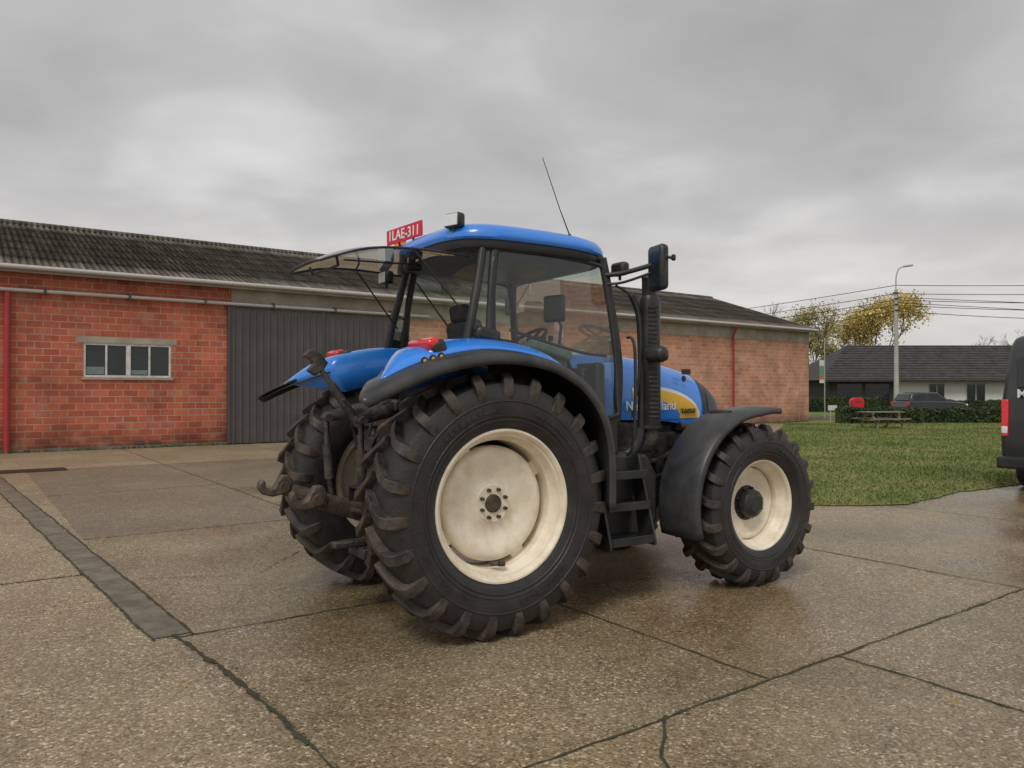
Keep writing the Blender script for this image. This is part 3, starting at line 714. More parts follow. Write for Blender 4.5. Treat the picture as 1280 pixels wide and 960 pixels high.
# ------------------------------------------------------------------ BRICK BARN
def brickmat(name,c1,c2,mort,bw=.40,rh=.19):
    m=bpy.data.materials.new(name); m.use_nodes=True
    nt=m.node_tree;N=nt.nodes;L=nt.links;b=N['Principled BSDF']; b.inputs['Roughness'].default_value=.85
    tc=N.new('ShaderNodeTexCoord'); sp=N.new('ShaderNodeSeparateXYZ'); L.new(tc.outputs['Object'],sp.inputs[0])
    ad=N.new('ShaderNodeMath'); ad.operation='ADD'; L.new(sp.outputs[0],ad.inputs[0]); L.new(sp.outputs[1],ad.inputs[1])
    cb=N.new('ShaderNodeCombineXYZ'); L.new(ad.outputs[0],cb.inputs[0]); L.new(sp.outputs[2],cb.inputs[1])
    br=N.new('ShaderNodeTexBrick'); L.new(cb.outputs[0],br.inputs['Vector'])
    br.inputs['Scale'].default_value=1; br.inputs['Brick Width'].default_value=bw; br.inputs['Row Height'].default_value=rh
    br.inputs['Mortar Size'].default_value=.014; br.inputs['Mortar Smooth'].default_value=.25; br.inputs['Bias'].default_value=0
    br.inputs['Color1'].default_value=(*c1,1); br.inputs['Color2'].default_value=(*c2,1); br.inputs['Mortar'].default_value=(*mort,1)
    n=N.new('ShaderNodeTexNoise'); n.inputs['Scale'].default_value=.9; n.inputs['Detail'].default_value=7; n.inputs['Roughness'].default_value=.7; L.new(tc.outputs['Object'],n.inputs['Vector'])
    mp=N.new('ShaderNodeMapRange'); mp.inputs[1].default_value=.3; mp.inputs[2].default_value=.72; mp.inputs[3].default_value=.66; mp.inputs[4].default_value=1.3; L.new(n.outputs['Fac'],mp.inputs[0])
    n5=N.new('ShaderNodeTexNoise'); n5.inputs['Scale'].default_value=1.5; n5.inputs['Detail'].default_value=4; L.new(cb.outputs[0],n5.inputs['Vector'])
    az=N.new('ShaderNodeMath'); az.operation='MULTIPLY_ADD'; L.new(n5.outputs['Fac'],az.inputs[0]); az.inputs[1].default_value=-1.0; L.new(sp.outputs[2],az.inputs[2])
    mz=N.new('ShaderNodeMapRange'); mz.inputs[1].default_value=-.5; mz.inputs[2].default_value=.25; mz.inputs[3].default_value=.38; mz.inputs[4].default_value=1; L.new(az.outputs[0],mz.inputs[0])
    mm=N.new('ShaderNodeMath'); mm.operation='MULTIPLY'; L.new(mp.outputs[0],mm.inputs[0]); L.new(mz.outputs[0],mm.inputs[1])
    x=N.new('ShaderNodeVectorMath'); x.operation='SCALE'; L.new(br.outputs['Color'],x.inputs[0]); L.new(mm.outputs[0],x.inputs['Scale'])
    n4=N.new('ShaderNodeTexNoise'); n4.inputs['Scale'].default_value=2.2; n4.inputs['Detail'].default_value=6; L.new(cb.outputs[0],n4.inputs['Vector'])
    m4=N.new('ShaderNodeMapRange'); m4.inputs[1].default_value=.54; m4.inputs[2].default_value=.7; m4.inputs[3].default_value=0; m4.inputs[4].default_value=.4; L.new(n4.outputs['Fac'],m4.inputs[0])
    mx=N.new('ShaderNodeMix'); mx.data_type='RGBA'; L.new(m4.outputs[0],mx.inputs[0]); L.new(x.outputs[0],mx.inputs[6]); mx.inputs[7].default_value=(.45,.28,.2,1)
    L.new(mx.outputs[2],b.inputs['Base Color'])
    bp=N.new('ShaderNodeBump'); bp.inputs['Strength'].default_value=.6; bp.inputs['Distance'].default_value=.01; bp.invert=True; L.new(br.outputs['Fac'],bp.inputs['Height']); L.new(bp.outputs[0],b.inputs['Normal'])
    return m
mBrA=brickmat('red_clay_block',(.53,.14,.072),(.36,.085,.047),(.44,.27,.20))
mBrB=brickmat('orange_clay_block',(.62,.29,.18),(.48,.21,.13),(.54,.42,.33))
mCB=M('weathered_concrete_beam',(.38,.34,.28),.85,0,.15,2,dirt=(.20,.17,.13),da=.6,ds=1.2)
mPlinth=M('plinth',(.2,.18,.15),.9,0,.2,3,dirt=(.06,.07,.03),da=.7,ds=2)
mDoor=M('grey_door_sheet',(.085,.078,.08),.5,.2,.12,1.5,dirt=(.13,.12,.11),da=.3,ds=2)
mRedP=M('red_downpipe_paint',(.38,.035,.04),.5,0,.1,4)
mGut=M('gutter_zinc',(.55,.53,.5),.45,.2,.1,3,dirt=(.25,.22,.18),da=.4,ds=3)
Bn=empty('brick_barn',(0,0,0),TH)
fw=24.7; th=.3; AL=-28; AR=37.9; pl=.09
wa0,wa1,wz0,wz1=2.88,5.2,2.07,3.05
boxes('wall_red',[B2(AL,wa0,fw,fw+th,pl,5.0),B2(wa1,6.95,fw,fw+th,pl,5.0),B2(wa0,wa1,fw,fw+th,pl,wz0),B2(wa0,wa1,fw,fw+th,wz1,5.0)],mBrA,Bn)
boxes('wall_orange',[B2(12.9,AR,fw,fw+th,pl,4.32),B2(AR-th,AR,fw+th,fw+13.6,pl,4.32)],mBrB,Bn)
boxes('plinth',[B2(AL,6.95,fw-.02,fw+th,0,pl),B2(12.9,AR,fw-.02,fw+th,0,pl)],mPlinth,Bn)
boxes('concrete_beam',[B2(6.95,AR,fw-.03,fw+th,4.32,5.0)],mCB,Bn)
boxes('back_wall',[B2(AL,AR,fw+13.6,fw+13.9,0,5.0)],mBrB,Bn)
boxes('door_jambs',[B2(6.95,7.05,fw-.02,fw+th,0,4.32),B2(12.8,12.9,fw-.02,fw+th,0,4.32)],mCB,Bn)
mk('gable_right',[(AR-.15,fw,4.9),(AR-.15,fw+13.9,4.9),(AR-.15,fw+6.93,7.3)],[(0,1,2)],mBrB,Bn)
V=[];F=[];x=6.85;pts=[]
while x<12.98:
    pts+=[(x,0),(x+.12,0),(x+.15,-.035),(x+.19,-.035)]; x+=.22
pts.append((13.0,0))
for px,py in pts: V+=[(px,fw-.10+py,.04),(px,fw-.10+py,4.30)]
for i in range(len(pts)-1): F.append((2*i,2*i+1,2*i+3,2*i+2))
mk('sliding_door',V,F,mDoor,Bn)
boxes('door_edge',[B2(6.82,6.88,fw-.15,fw-.03,.04,4.31),B2(12.97,13.03,fw-.15,fw-.03,.04,4.31),B2(9.9,9.96,fw-.155,fw-.09,.04,4.3)],mDoor,Bn)
tube('door_rail',[(AL,fw-.16,4.40),(14,fw-.16,4.40)],.05,mGut,Bn,8)
boxes('rail_brackets',[B2(a,a+.07,fw-.22,fw,4.33,4.50) for a in [AL+.5+2.1*i for i in range(20)]],mDoor,Bn)
boxes('window_frame',[B2(wa0,wa1,fw+.02,fw+.10,wz0,wz0+.06),B2(wa0,wa1,fw+.02,fw+.10,wz1-.06,wz1),B2(wa0,wa0+.06,fw+.02,fw+.10,wz0+.06,wz1-.06),B2(wa1-.06,wa1,fw+.02,fw+.10,wz0+.06,wz1-.06),
   B2(3.98,4.10,fw+.015,fw+.10,wz0+.06,wz1-.06),B2(3.44,3.49,fw+.02,fw+.09,wz0+.06,wz1-.06),B2(4.58,4.63,fw+.02,fw+.09,wz0+.06,wz1-.06)],mWhite,Bn)
boxes('window_glass',[B2(wa0+.05,wa1-.05,fw+.055,fw+.065,wz0+.05,wz1-.05)],mWin,Bn)
boxes('window_blind',[B2(wa0+.08,3.42,fw+.05,fw+.054,wz0+.09,wz0+.3),B2(4.12,4.56,fw+.05,fw+.054,wz0+.09,wz0+.22)],mGreySeat,Bn)
boxes('window_lintel',[B2(wa0-.15,wa1+.15,fw-.012,fw+.2,wz1+.002,wz1+.18)],mCB,Bn)
boxes('window_sill',[B2(wa0-.05,wa1+.05,fw-.06,fw+.1,wz0-.07,wz0-.002)],mCB,Bn)
boxes('wall_vents',[B2(4.2,4.45,fw-.03,fw+.05,.12,.22),B2(-1,-.75,fw-.03,fw+.05,.12,.22),B2(4.6,4.9,fw-.03,fw+.05,.12,.2)],mDoor,Bn)
tube('downpipe_left',[(1.07,fw-.1,.0),(1.07,fw-.1,4.45)],.075,mRedP,Bn,10)
tube('downpipe_right',[(31.35,fw-.1,.0),(31.35,fw-.1,4.4),(31.35,fw-.35,4.95)],.05,mRedP,Bn,10)
boxes('pilaster_joints',[B2(a,a+.03,fw-.006,fw+.05,pl,4.31) for a in (20.5,26,37.0)],mCB,Bn)
def roofmat():
    m=bpy.data.materials.new('fibre_cement_roof'); m.use_nodes=True
    nt=m.node_tree;N=nt.nodes;L=nt.links;b=N['Principled BSDF']; b.inputs['Roughness'].default_value=.9
    tc=N.new('ShaderNodeTexCoord')
    def noise(sc,vec=None):
        n=N.new('ShaderNodeTexNoise'); n.inputs['Scale'].default_value=sc; n.inputs['Detail'].default_value=6; n.inputs['Roughness'].default_value=.7
        L.new(vec or tc.outputs['Object'],n.inputs['Vector']); return n.outputs['Fac']
    mp=N.new('ShaderNodeMapping'); mp.inputs['Scale'].default_value=(3,.35,1); L.new(tc.outputs['Object'],mp.inputs[0])
    r=N.new('ShaderNodeValToRGB'); r.color_ramp.elements[0].position=.35; r.color_ramp.elements[1].position=.7
    r.color_ramp.elements[0].color=(.06,.05,.042,1); r.color_ramp.elements[1].color=(.24,.215,.18,1)
    e=r.color_ramp.elements.new(.52); e.color=(.125,.11,.09,1)
    L.new(noise(1.0,mp.outputs[0]),r.inputs[0])
    r2=N.new('ShaderNodeMapRange'); r2.inputs[1].default_value=.52; r2.inputs[2].default_value=.66; r2.inputs[4].default_value=.6; L.new(noise(3.5),r2.inputs[0])
    mx=N.new('ShaderNodeMix'); mx.data_type='RGBA'; L.new(r2.outputs[0],mx.inputs[0]); L.new(r.outputs[0],mx.inputs[6]); mx.inputs[7].default_value=(.085,.09,.04,1)
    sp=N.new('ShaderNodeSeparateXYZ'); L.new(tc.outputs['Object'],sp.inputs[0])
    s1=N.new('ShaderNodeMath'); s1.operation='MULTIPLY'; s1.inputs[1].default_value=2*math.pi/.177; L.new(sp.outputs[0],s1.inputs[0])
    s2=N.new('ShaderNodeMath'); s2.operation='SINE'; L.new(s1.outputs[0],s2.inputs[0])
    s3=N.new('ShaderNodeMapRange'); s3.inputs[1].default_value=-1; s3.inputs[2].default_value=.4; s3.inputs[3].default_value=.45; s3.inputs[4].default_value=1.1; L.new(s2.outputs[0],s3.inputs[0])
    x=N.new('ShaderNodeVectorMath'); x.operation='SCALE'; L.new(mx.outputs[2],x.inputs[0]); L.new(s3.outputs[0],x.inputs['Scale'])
    L.new(x.outputs[0],b.inputs['Base Color'])
    return m
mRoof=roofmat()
def croof(nm,b0,z0,b1,z1):
    V=[];F=[]; nrow=6; steps=[]
    for r in range(nrow):
        t0=r/nrow;t1=(r+1)/nrow+.01
        steps.append((t0,.02));steps.append((t1,.0))
    xs=[];x=AL-.3
    while x<AR+.3: xs.append(x); x+=.177/6
    for k,(t,lift) in enumerate(steps):
        for i,x in enumerate(xs):
            w=.03*math.sin(2*math.pi*x/.177)
            V.append((x,b0+(b1-b0)*t,z0+(z1-z0)*t+w+lift+.004*math.sin(x*1.7+k)))
    n=len(xs)
    for k in range(0,len(steps)-1):
        for i in range(n-1): F.append((k*n+i,k*n+i+1,(k+1)*n+i+1,(k+1)*n+i))
    me=bpy.data.meshes.new(nm); me.from_pydata(V,[],F); me.materials.append(mRoof); me.shade_smooth()
    o=bpy.data.objects.new(nm,me); scene.collection.objects.link(o); o.parent=Bn
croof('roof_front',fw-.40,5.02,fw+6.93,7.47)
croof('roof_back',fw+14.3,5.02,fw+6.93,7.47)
tube('ridge_cap',[(AL-.3,fw+6.93,7.49),(AR+.3,fw+6.93,7.49)],.11,mRoof,Bn,10)
tube('gutter',[(AL-.3,fw-.45,4.99),(AR+.2,fw-.45,4.99)],.065,mGut,Bn,10)
boxes('fascia',[B2(AL-.2,AR+.2,fw-.36,fw-.33,4.86,5.0)],mCB,Bn)
mk('verge_board',[(AR+.31,fw-.4,4.9),(AR+.31,fw+6.93,7.38),(AR+.31,fw+6.93,7.52),(AR+.31,fw-.4,5.07)],[(0,1,2,3)],mGut,Bn)

# ------------------------------------------------------------------ BUNGALOW
mTile=M('dark_roof_tiles',(.05,.047,.046),.7,0,.35,2,dirt=(.075,.07,.06),da=.5,ds=1,bump=.5,bs=8)
mWall=M('white_render',(.78,.77,.74),.8,0,.05,2,dirt=(.55,.52,.46),da=.3,ds=1)
mDark=M('dark_cladding',(.03,.028,.027),.7,0,.3,2)
H=empty('bungalow',(0,0,0))
y0=68
boxes('white_walls',[B2(33.6,64,y0,y0+9,.0,2.75)],mWall,H)
boxes('dark_walls',[B2(27.9,33.6,y0-.3,y0+9,.0,2.75)],mDark,H)
mk('roof',[(26.8,y0-1,2.65),(65,y0-1,2.65),(65,y0+10,2.65),(26.8,y0+10,2.65),(31.6,y0+4.5,6.0),(62,y0+4.5,6.0)],[(0,1,5,4),(1,2,5),(2,3,4,5),(3,0,4),(0,3,2,1)],mTile,H)
rows=[]
for i in range(14):
    t=(i+.5)/14; rows.append(B2(26.8+4.8*t,65-3*t,y0-1+5.5*t-.06,y0-1+5.5*t,2.65+3.35*t-.01,2.65+3.35*t+.035))
boxes('tile_courses',rows,mTile,H)
boxes('fascia',[B2(26.8,65,y0-1.03,y0-1.0,2.5,2.66)],mDark,H)
boxes('windows',[B2(36.9,38.2,y0-.03,y0-.001,.1,2.3),B2(40.2,41.8,y0-.03,y0-.001,.7,2.3),B2(44.5,47,y0-.03,y0-.001,.7,2.3)],mWin,H)
fr=[]
for a,b,z in((36.9,38.2,.1),(40.2,41.8,.7),(44.5,47,.7)):
    fr+=[B2(a-.06,a,y0-.06,y0-.002,z,2.36),B2(b,b+.06,y0-.06,y0-.002,z,2.36),B2(a,b,y0-.06,y0-.032,2.3,2.36),B2((a+b)/2-.03,(a+b)/2+.03,y0-.06,y0-.032,z,2.3)]
boxes('window_frames',fr,mWhite,H)
boxes('garage_doors',[B2(28.6,30.8,y0-.34,y0-.3,0,2.3),B2(31.1,33.2,y0-.34,y0-.3,0,2.3)],mWin,H)

# ------------------------------------------------------------------ VAN
mVan=M('dark_grey_van_paint',(.026,.028,.032),.3,0,.1,2,dirt=(.06,.06,.055),da=.3,ds=2,coat=.4)
Vn=empty('delivery_van',(8.2,12.95,.004),math.atan2(.62,.78))
pr=[(0.05,.42),(0.0,.9),(.03,1.5),(.09,2.4),(.22,2.58),(.5,2.62),(4.1,2.60),(4.35,2.5),(5.0,1.55),(5.75,1.25),(5.95,.95),(5.98,.4)]
def vy(k,z):
    t=max(0,(z-1.3)/1.3); ins=.16*t**2
    return -ins if k==0 else -(2-ins)
V=[];m=len(pr)
for k in(0,5):
    for x,z in pr: V.append((x,vy(k,z),z))
F=[tuple(range(m)),tuple(range(2*m-1,m-1,-1))]+[(i,(i+1)%m,m+(i+1)%m,m+i) for i in range(m)]
mk('body',V,F,mVan,Vn,bevel=.09)
boxes('rear_bumper',[B2(-.10,.15,-2.02,.02,.38,.58)],mBlack,Vn,.04)
box('tail_lamp',(.012,-.085,1.22),(.06,.11,.62),mRed,Vn,(0,rad(2),0),.02)
box('tail_lamp_clear',(.0,-.085,1.02),(.06,.1,.13),mLensW,Vn,bevel=.02)
box('tail_lamp_far',(.012,-1.915,1.22),(.06,.11,.62),mRed,Vn,(0,rad(2),0),.02)
boxes('rear_windows',[((.035,-.58,1.98),(.02,.62,.5),(0,rad(4),0)),((.035,-1.42,1.98),(.02,.62,.5),(0,rad(4),0))],mWin,Vn,.005)
boxes('door_seam',[((.03,-1.0,1.5),(.02,.012,1.9),(0,rad(3),0))],mBlack,Vn)
text('rear_lettering','MAES',(-.02,-.27,1.56),.2,mWhiteD,Vn,(rad(90),0,rad(-90)),.004)
boxes('side_windows',[((4.6,-.07,1.85),(.7,.02,.5)),((4.6,-1.93,1.85),(.7,.02,.5))],mWin,Vn)
for i,(x,y) in enumerate(((.95,-.15),(.95,-1.85),(4.9,-.15),(4.9,-1.85))):
    revY('wheel_%d'%i,[(0,.1),(.2,.1),(.22,.12),(.33,.11),(.35,.07),(.35,-.07),(.33,-.11),(0,-.11)],(x,y,.35),1 if i%2==0 else -1,mRubSide,Vn,32)

# ------------------------------------------------------------------ PARKED CAR
mCar=M('dark_car_paint',(.03,.034,.04),.25,0,.1,2,coat=.6)
C=empty('parked_car',(28.2,52,.01),rad(8))
def carbody(nm,prs,mat,par,w,taper=0,bev=.05):
    m=len(prs);V=[]
    for s in(-1,1):
        for x,z in prs: V.append((x,s*(w-taper*max(0,z-.95)),z))
    F=[tuple(range(m)),tuple(range(2*m-1,m-1,-1))]+[(i,(i+1)%m,m+(i+1)%m,m+i) for i in range(m)]
    return mk(nm,V,F,mat,par,bevel=bev)
carbody('body',[(-2.15,.35),(-2.2,.7),(-2.1,1.0),(-1.6,1.02),(.8,1.0),(1.9,.9),(2.2,.72),(2.2,.35)],mCar,C,.9,0,.07)
carbody('greenhouse',[(-2.05,.98),(-1.75,1.52),(-1.3,1.60),(.1,1.58),(.9,.98)],mCar,C,.86,.22,.05)
for s in(-1,1):
    V=[(x,s*(.865-.22*max(0,z-.95)+.004),z) for x,z in[(-1.75,1.04),(-1.6,1.44),(-.75,1.5),(-.75,1.04)]]
    V+=[(x,s*(.865-.22*max(0,z-.95)+.004),z) for x,z in[(-.68,1.04),(-.68,1.5),(.05,1.5),(.68,1.04)]]
    mk('side_glass_%d'%s,V,[(0,1,2,3),(4,5,6,7)],mWin,C)
mk('windshield',[(.17,-.68,1.54),(.17,.68,1.54),(.88,.8,1.03),(.88,-.8,1.03)],[(0,1,2,3)],mWin,C)
mk('rear_glass',[(-1.83,-.68,1.45),(-1.83,.68,1.45),(-2.08,.78,1.06),(-2.08,-.78,1.06)],[(0,1,2,3)],mWin,C)
boxes('lamps',[B2(-2.2,-2.0,-.9,-.7,.75,.95),B2(-2.2,-2.0,.7,.9,.75,.95)],mRed,C,.02)
boxes('head_lamps',[B2(2.05,2.21,-.88,-.6,.68,.82),B2(2.05,2.21,.6,.88,.68,.82)],mLensW,C,.02)
for i,(x,y) in enumerate(((-1.35,-.8),(-1.35,.8),(1.35,-.8),(1.35,.8))):
    revY('wheel_%d'%i,[(0,.1),(.19,.1),(.2,.12),(.31,.11),(.33,.07),(.33,-.08),(0,-.08)],(x,y,.33),1 if y>0 else -1,mRubSide,C,28)
    revY('wheel_rim_%d'%i,[(0,.125),(.18,.112)],(x,y,.33),1 if y>0 else -1,mChrome,C,20)

# ------------------------------------------------------------------ VEGETATION
mBark=M('bark',(.13,.11,.09),.9,0,.3,3)
def leafmat(nm,c1,c2):
    m=bpy.data.materials.new(nm); m.use_nodes=True; nt=m.node_tree;N=nt.nodes;L=nt.links;b=N['Principled BSDF']; b.inputs['Roughness'].default_value=.7
    g=N.new('ShaderNodeNewGeometry'); n=N.new('ShaderNodeTexNoise'); n.inputs['Scale'].default_value=.9; n.inputs['Detail'].default_value=4; L.new(g.outputs['Position'],n.inputs['Vector'])
    r=N.new('ShaderNodeValToRGB'); r.color_ramp.elements[0].position=.35; r.color_ramp.elements[1].position=.62
    r.color_ramp.elements[0].color=(*c1,1); r.color_ramp.elements[1].color=(*c2,1); L.new(n.outputs['Fac'],r.inputs[0]); L.new(r.outputs[0],b.inputs['Base Color'])
    return m
mYL=leafmat('autumn_leaves',(.38,.30,.09),(.74,.58,.20))
mGL=leafmat('fading_leaves',(.28,.25,.11),(.56,.48,.22))
mHed=leafmat('hedge_leaves',(.022,.04,.014),(.06,.095,.03))
def tree(nm,loc,Ht,spread,leaf,nleaf,seed,lsz=.22,depth=5,dens=3,up=.27):
    rr=random.Random(seed); e=empty(nm,loc); segs=[];tips=[]
    def grow(p,d,L_,r,k):
        q=p+d*L_; segs.append(([p,p+d*L_*.5+Vector((rr.uniform(-.04,.04)*L_,rr.uniform(-.04,.04)*L_,0)),q],[r,r*.85,r*.68]))
        if k<=3: tips.append(q); tips.append(p+d*L_*.5)
        if k==0: return
        for i in range(dens if k>1 else 3):
            a=rr.uniform(0,6.28); t=rr.uniform(.3,.75)*spread
            nd=(d+Vector((math.cos(a)*t,math.sin(a)*t,rr.uniform(-.1,.35)))).normalized()
            grow(q,nd,L_*rr.uniform(.62,.85),r*.62,k-1)
    grow(Vector((0,0,0)),Vector((0,0,1)),Ht*up,Ht*.014,depth)
    zmax=max(t.z for t in tips); sc=Ht/zmax
    segs=[([Vector(p)*sc for p in P_],r_) for P_,r_ in segs]; tips=[t*sc for t in tips]
    tubes('branches',segs,mBark,e,5)
    if nleaf:
        V=[];F=[]
        for i in range(nleaf):
            c=rr.choice(tips)+Vector((rr.gauss(0,.5),rr.gauss(0,.5),rr.gauss(0,.5)))*(Ht/13)
            a=Vector((rr.uniform(-1,1),rr.uniform(-1,1),rr.uniform(-1,1))).normalized(); b=a.cross(Vector((rr.uniform(-1,1),rr.uniform(-1,1),rr.uniform(-1,1)))).normalized()
            s=lsz*rr.uniform(.4,1.1); n=len(V)
            V+=[c-a*s,c+b*s*.6,c+a*s,c-b*s*.6]; F.append((n,n+1,n+2,n+3))
        me=bpy.data.meshes.new('leaves'); me.from_pydata([tuple(v) for v in V],[],F); me.materials.append(leaf)
        o=bpy.data.objects.new('leaves',me); scene.collection.objects.link(o); o.parent=e
    return e
tree('autumn_tree',(43.6,92,0),13.2,.78,mYL,11000,3,.18,up=.20)
tree('autumn_tree',(31.2,80,0),10.6,.6,mGL,3600,5,.14,up=.20)
tree('autumn_tree',(37.6,94,0),9.2,.8,mGL,4200,15,.16,up=.18)
tree('autumn_tree',(41.2,97,0),10.4,.8,mYL,4500,17,.17,up=.18)
tree('bare_tree',(30.0,98,0),13.0,.9,None,0,8)
tree('bare_tree',(37,125,0),13.0,1.0,None,0,9)
tree('bare_tree',(80,128,0),11.0,1.2,None,0,21)
tree('bare_tree',(74,132,0),9.5,1.2,None,0,22)
tree('bare_tree',(85,126,0),12.0,1.3,None,0,23)
def hedge(nm,x0,x1,yy,w,h,n,seed,dy=0):
    rr=random.Random(seed);V=[];F=[]
    for i in range(n):
        x=rr.uniform(x0,x1); t=(x-x0)/(x1-x0); f=rr.random()
        hh=h+.05*math.sin(x*3)+.04*math.sin(x*7.3)
        if f<.5: y=yy-w/2+rr.gauss(0,.03); z=rr.uniform(.02,hh)
        else: y=yy+rr.uniform(-w/2,w/2); z=hh+rr.gauss(0,.03)
        y+=dy*t; c=Vector((x,y,z))
        a=Vector((rr.uniform(-1,1),rr.uniform(-1,1),rr.uniform(-1,1))).normalized(); b=a.cross(Vector((rr.uniform(-1,1),rr.uniform(-1,1),rr.uniform(-1,1)))).normalized(); s=rr.uniform(.04,.09); n0=len(V)
        V+=[c-a*s,c+b*s*.7,c+a*s,c-b*s*.7]; F.append((n0,n0+1,n0+2,n0+3))
    n0=len(V)
    V+=[Vector(p) for p in[(x0,yy-w/2+.04,0),(x1,yy-w/2+.04+dy,0),(x1,yy+w/2+dy,0),(x0,yy+w/2,0),(x0,yy-w/2+.04,h-.05),(x1,yy-w/2+.04+dy,h-.05),(x1,yy+w/2+dy,h-.05),(x0,yy+w/2,h-.05)]]
    F+=[tuple(n0+i for i in f) for f in((0,1,5,4),(1,2,6,5),(2,3,7,6),(3,0,4,7),(4,5,6,7))]
    me=bpy.data.meshes.new(nm); me.from_pydata([tuple(v) for v in V],[],F); me.materials.append(mHed)
    o=bpy.data.objects.new(nm,me); scene.collection.objects.link(o)
hedge('hedge',16.8,21.0,39.6,.8,.72,9000,1,.3)
hedge('hedge',21.6,32,40.6,.8,.70,13000,2,.4)
hedge('hedge',19,30,62,1.0,1.1,8000,4)
hedge('hedge',34.2,60,64,.8,.85,12000,5)
hedge('shrub',37.6,39.6,58,1.0,1.35,3000,6)

# ------------------------------------------------------------------ STREET FURNITURE
mPole=M('concrete_pole',(.42,.42,.40),.8,0,.1,2)
SL=empty('street_lamp',(30,60,0))
tube('pole',[(0,0,0),(0,0,9.6)],[.20,.12],mPole,SL,12)
tube('arm',[(0,0,9.4),(.02,0,10.6),(.25,0,11.25),(.75,0,11.45)],.05,mPole,SL,8,sm=5)
box('lamp_head',(.95,0,11.47),(.75,.28,.14),mPole,SL,(0,rad(-8),0),.05)
boxes('insulators',[B2(-.12,.12,-.2,.2,9.3-.45*i,9.38-.45*i) for i in range(4)],mDark,SL)
for w,(z,zl,sg) in enumerate(((9.95,10.4,.4),(9.3,10.0,.5),(8.8,9.1,.6),(8.4,8.2,.7),(7.95,7.6,.9))):
    P=[];Q=[]
    for i in range(17):
        t=i/16
        P.append((t*36,-t*6,z+(zl-z)*t*.6-4*sg*t*(1-t)))
        Q.append((-t*24,t*38,z-(1.5)*t*.3-4*sg*t*(1-t)))
    tube('wire_right_%d'%w,P,.026,mDark,SL,5); tube('wire_left_%d'%w,Q,.026,mDark,SL,5)
tube('service_wire',[(0,0,8.6),(8,-8,7.0),(17,-18,5.2)],.024,mDark,SL,5)
tube('service_wire_b',[(0,0,9.0),(9,-3,8.2),(20,-6,6.6)],.024,mDark,SL,5)
SB=empty('banner_sign',(18.3,45,0))
tube('pole',[(0,0,0),(0,0,4.8)],.03,mPole,SB,8)
mGr=M('banner_green',(.10,.28,.20),.6); mOr2=M('banner_orange',(.45,.16,.05),.6)
boxes('panel_top',[B2(-.30,-.03,-.01,.01,3.15,3.5)],mWhite,SB); boxes('panel_mid',[B2(-.30,-.03,-.01,.01,2.6,3.15)],mGr,SB); boxes('panel_low',[B2(-.30,-.03,-.01,.01,2.35,2.6)],mOr2,SB); boxes('panel_foot',[B2(-.30,-.03,-.01,.01,2.15,2.35)],mWhite,SB)
SM=empty('small_sign',(17.6,42.5,0))
tube('post',[(0,0,0),(0,0,.9)],.03,mPole,SM,8); box('board',(.1,-.03,.75),(.5,.02,.28),mWhite,SM,bevel=.005)
mRedB=M('red_mailbox_paint',(.55,.02,.03),.4)
MB=empty('mailbox',(20.3,45.3,0))
boxes('legs',[B2(-.25,-.2,-.03,.03,0,.75),B2(.2,.25,-.03,.03,0,.75)],mDark,MB)
prism('box',[(-.36,.7),(.36,.7),(.36,1.15),(.22,1.28),(-.22,1.28),(-.36,1.15)],-.22,.22,mRedB,MB,.03)
boxes('slot',[B2(-.2,.2,-.235,-.222,1.02,1.07)],mDark,MB)
mWood=M('weathered_wood',(.26,.22,.17),.85,0,.2,4,bump=.3,bs=30)
PT=empty('picnic_table',(16.6,34.6,.01),rad(12))
boxes('top',[B2(-.95,.95,-.36+.15*i,-.23+.15*i,.71,.75) for i in range(5)],mWood,PT)
boxes('benches',[B2(-.95,.95,s*.62+o-.065,s*.62+o+.065,.41,.45) for s in(-1,1) for o in(-.07,.07)],mWood,PT)
lg=[]
for x in(-.65,.65):
    lg.append(B2(x-.03,x+.03,-.72,.72,.34,.41)); lg.append(B2(x-.03,x+.03,-.36,.36,.63,.71))
    for s in(-1,1): lg.append(((x+.04,s*.38,.34),(.05,.09,.80),(s*rad(32),0,0)))
boxes('frame',lg,mWood,PT)
FN=empty('garden_fence',(0,0,0))
boxes('posts',[B2(24+1.5*i,24.08+1.5*i,63,63.1,0,1.3) for i in range(5)],mDark,FN); boxes('rails',[B2(24,30.1,63.02,63.06,.5,.6),B2(24,30.1,63.02,63.06,1.0,1.1)],mDark,FN)

# ------------------------------------------------------------------ WORLD
W=bpy.data.worlds.new('World'); scene.world=W; W.use_nodes=True
nt=W.node_tree;N=nt.nodes;L=nt.links; bg=N['Background']; out=N['World Output']
sky=N.new('ShaderNodeTexSky'); sky.sky_type='NISHITA'; sky.sun_disc=False
SE,SR=rad(50),rad(200)
sky.sun_elevation=SE; sky.sun_rotation=SR
L.new(sky.outputs[0],bg.inputs[0]); bg.inputs[1].default_value=.08
tc=N.new('ShaderNodeTexCoord'); sp=N.new('ShaderNodeSeparateXYZ'); L.new(tc.outputs['Generated'],sp.inputs[0])
def mth(op,a,b=None,clamp=False):
    n=N.new('ShaderNodeMath'); n.operation=op; n.use_clamp=clamp
    for i,v in enumerate((a,b)):
        if v is None: continue
        if isinstance(v,(int,float)): n.inputs[i].default_value=v
        else: L.new(v,n.inputs[i])
    return n.outputs[0]
zz=mth('ADD',mth('MAXIMUM',sp.outputs[2],0),.20)
cb=N.new('ShaderNodeCombineXYZ'); L.new(mth('DIVIDE',sp.outputs[0],zz),cb.inputs[0]); L.new(mth('DIVIDE',sp.outputs[1],zz),cb.inputs[1]); cb.inputs[2].default_value=3.1
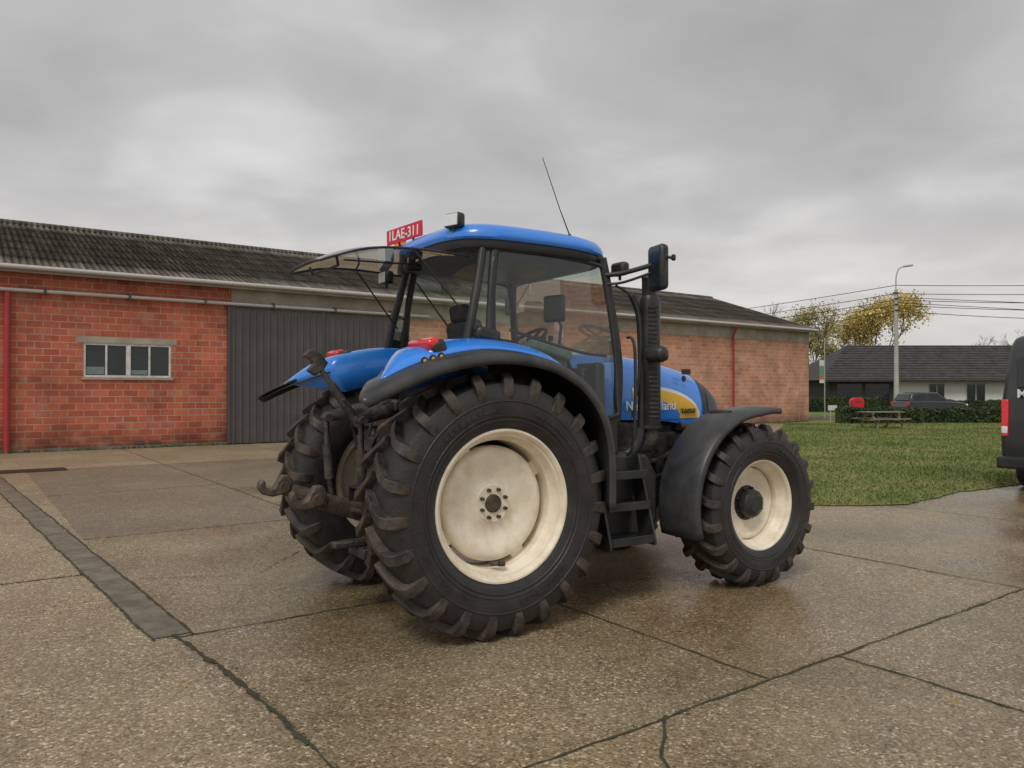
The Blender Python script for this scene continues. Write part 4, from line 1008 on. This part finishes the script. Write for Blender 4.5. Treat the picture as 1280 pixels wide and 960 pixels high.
def wn(sc,det,ro,dist=0):
    n=N.new('ShaderNodeTexNoise'); n.inputs['Scale'].default_value=sc; n.inputs['Detail'].default_value=det; n.inputs['Roughness'].default_value=ro; n.inputs['Distortion'].default_value=dist; L.new(cb.outputs[0],n.inputs['Vector']); return n.outputs['Fac']
nz=mth('ADD',mth('MULTIPLY',wn(.8,3,.5,.3),.68),mth('MULTIPLY',wn(2.2,4,.5,.3),.32))
rp=N.new('ShaderNodeValToRGB'); L.new(nz,rp.inputs[0])
rp.color_ramp.elements[0].position=.35; rp.color_ramp.elements[1].position=.64
rp.color_ramp.elements[0].color=(.40,.39,.39,1); rp.color_ramp.elements[1].color=(.82,.805,.79,1)
e=rp.color_ramp.elements.new(.5); e.color=(.56,.545,.54,1)
hz=N.new('ShaderNodeMapRange'); hz.inputs[1].default_value=.0; hz.inputs[2].default_value=.25; hz.inputs[3].default_value=.7; hz.inputs[4].default_value=0; L.new(sp.outputs[2],hz.inputs[0])
hm=N.new('ShaderNodeMix'); hm.data_type='RGBA'; L.new(hz.outputs[0],hm.inputs[0]); L.new(rp.outputs[0],hm.inputs[6]); hm.inputs[7].default_value=(.78,.75,.70,1)
bg2=N.new('ShaderNodeBackground'); L.new(hm.outputs[2],bg2.inputs[0]); bg2.inputs[1].default_value=1.0
mx=N.new('ShaderNodeMixShader'); mx.inputs[0].default_value=.93; L.new(bg.outputs[0],mx.inputs[1]); L.new(bg2.outputs[0],mx.inputs[2]); L.new(mx.outputs[0],out.inputs[0])
sl=bpy.data.lights.new('sun','SUN'); sl.energy=1.5; sl.angle=rad(20); sl.color=(1,.96,.9)
so=bpy.data.objects.new('sun',sl); scene.collection.objects.link(so)
dirv=Vector((math.sin(SR)*math.cos(SE),math.cos(SR)*math.cos(SE),math.sin(SE)))
so.rotation_euler=dirv.to_track_quat('Z','Y').to_euler(); so.location=dirv*50

# ------------------------------------------------------------------ CAMERA
cd=bpy.data.cameras.new('camera'); co=bpy.data.objects.new('camera',cd); scene.collection.objects.link(co)
cd.sensor_width=36; cd.lens=27.03; cd.clip_end=3000; cd.clip_start=.05
co.location=(0,0,1.67); co.rotation_euler=(rad(90.54),0,0)
scene.camera=co
scene.view_settings.view_transform='Standard'; scene.view_settings.look='None'; scene.view_settings.exposure=0; scene.view_settings.gamma=1
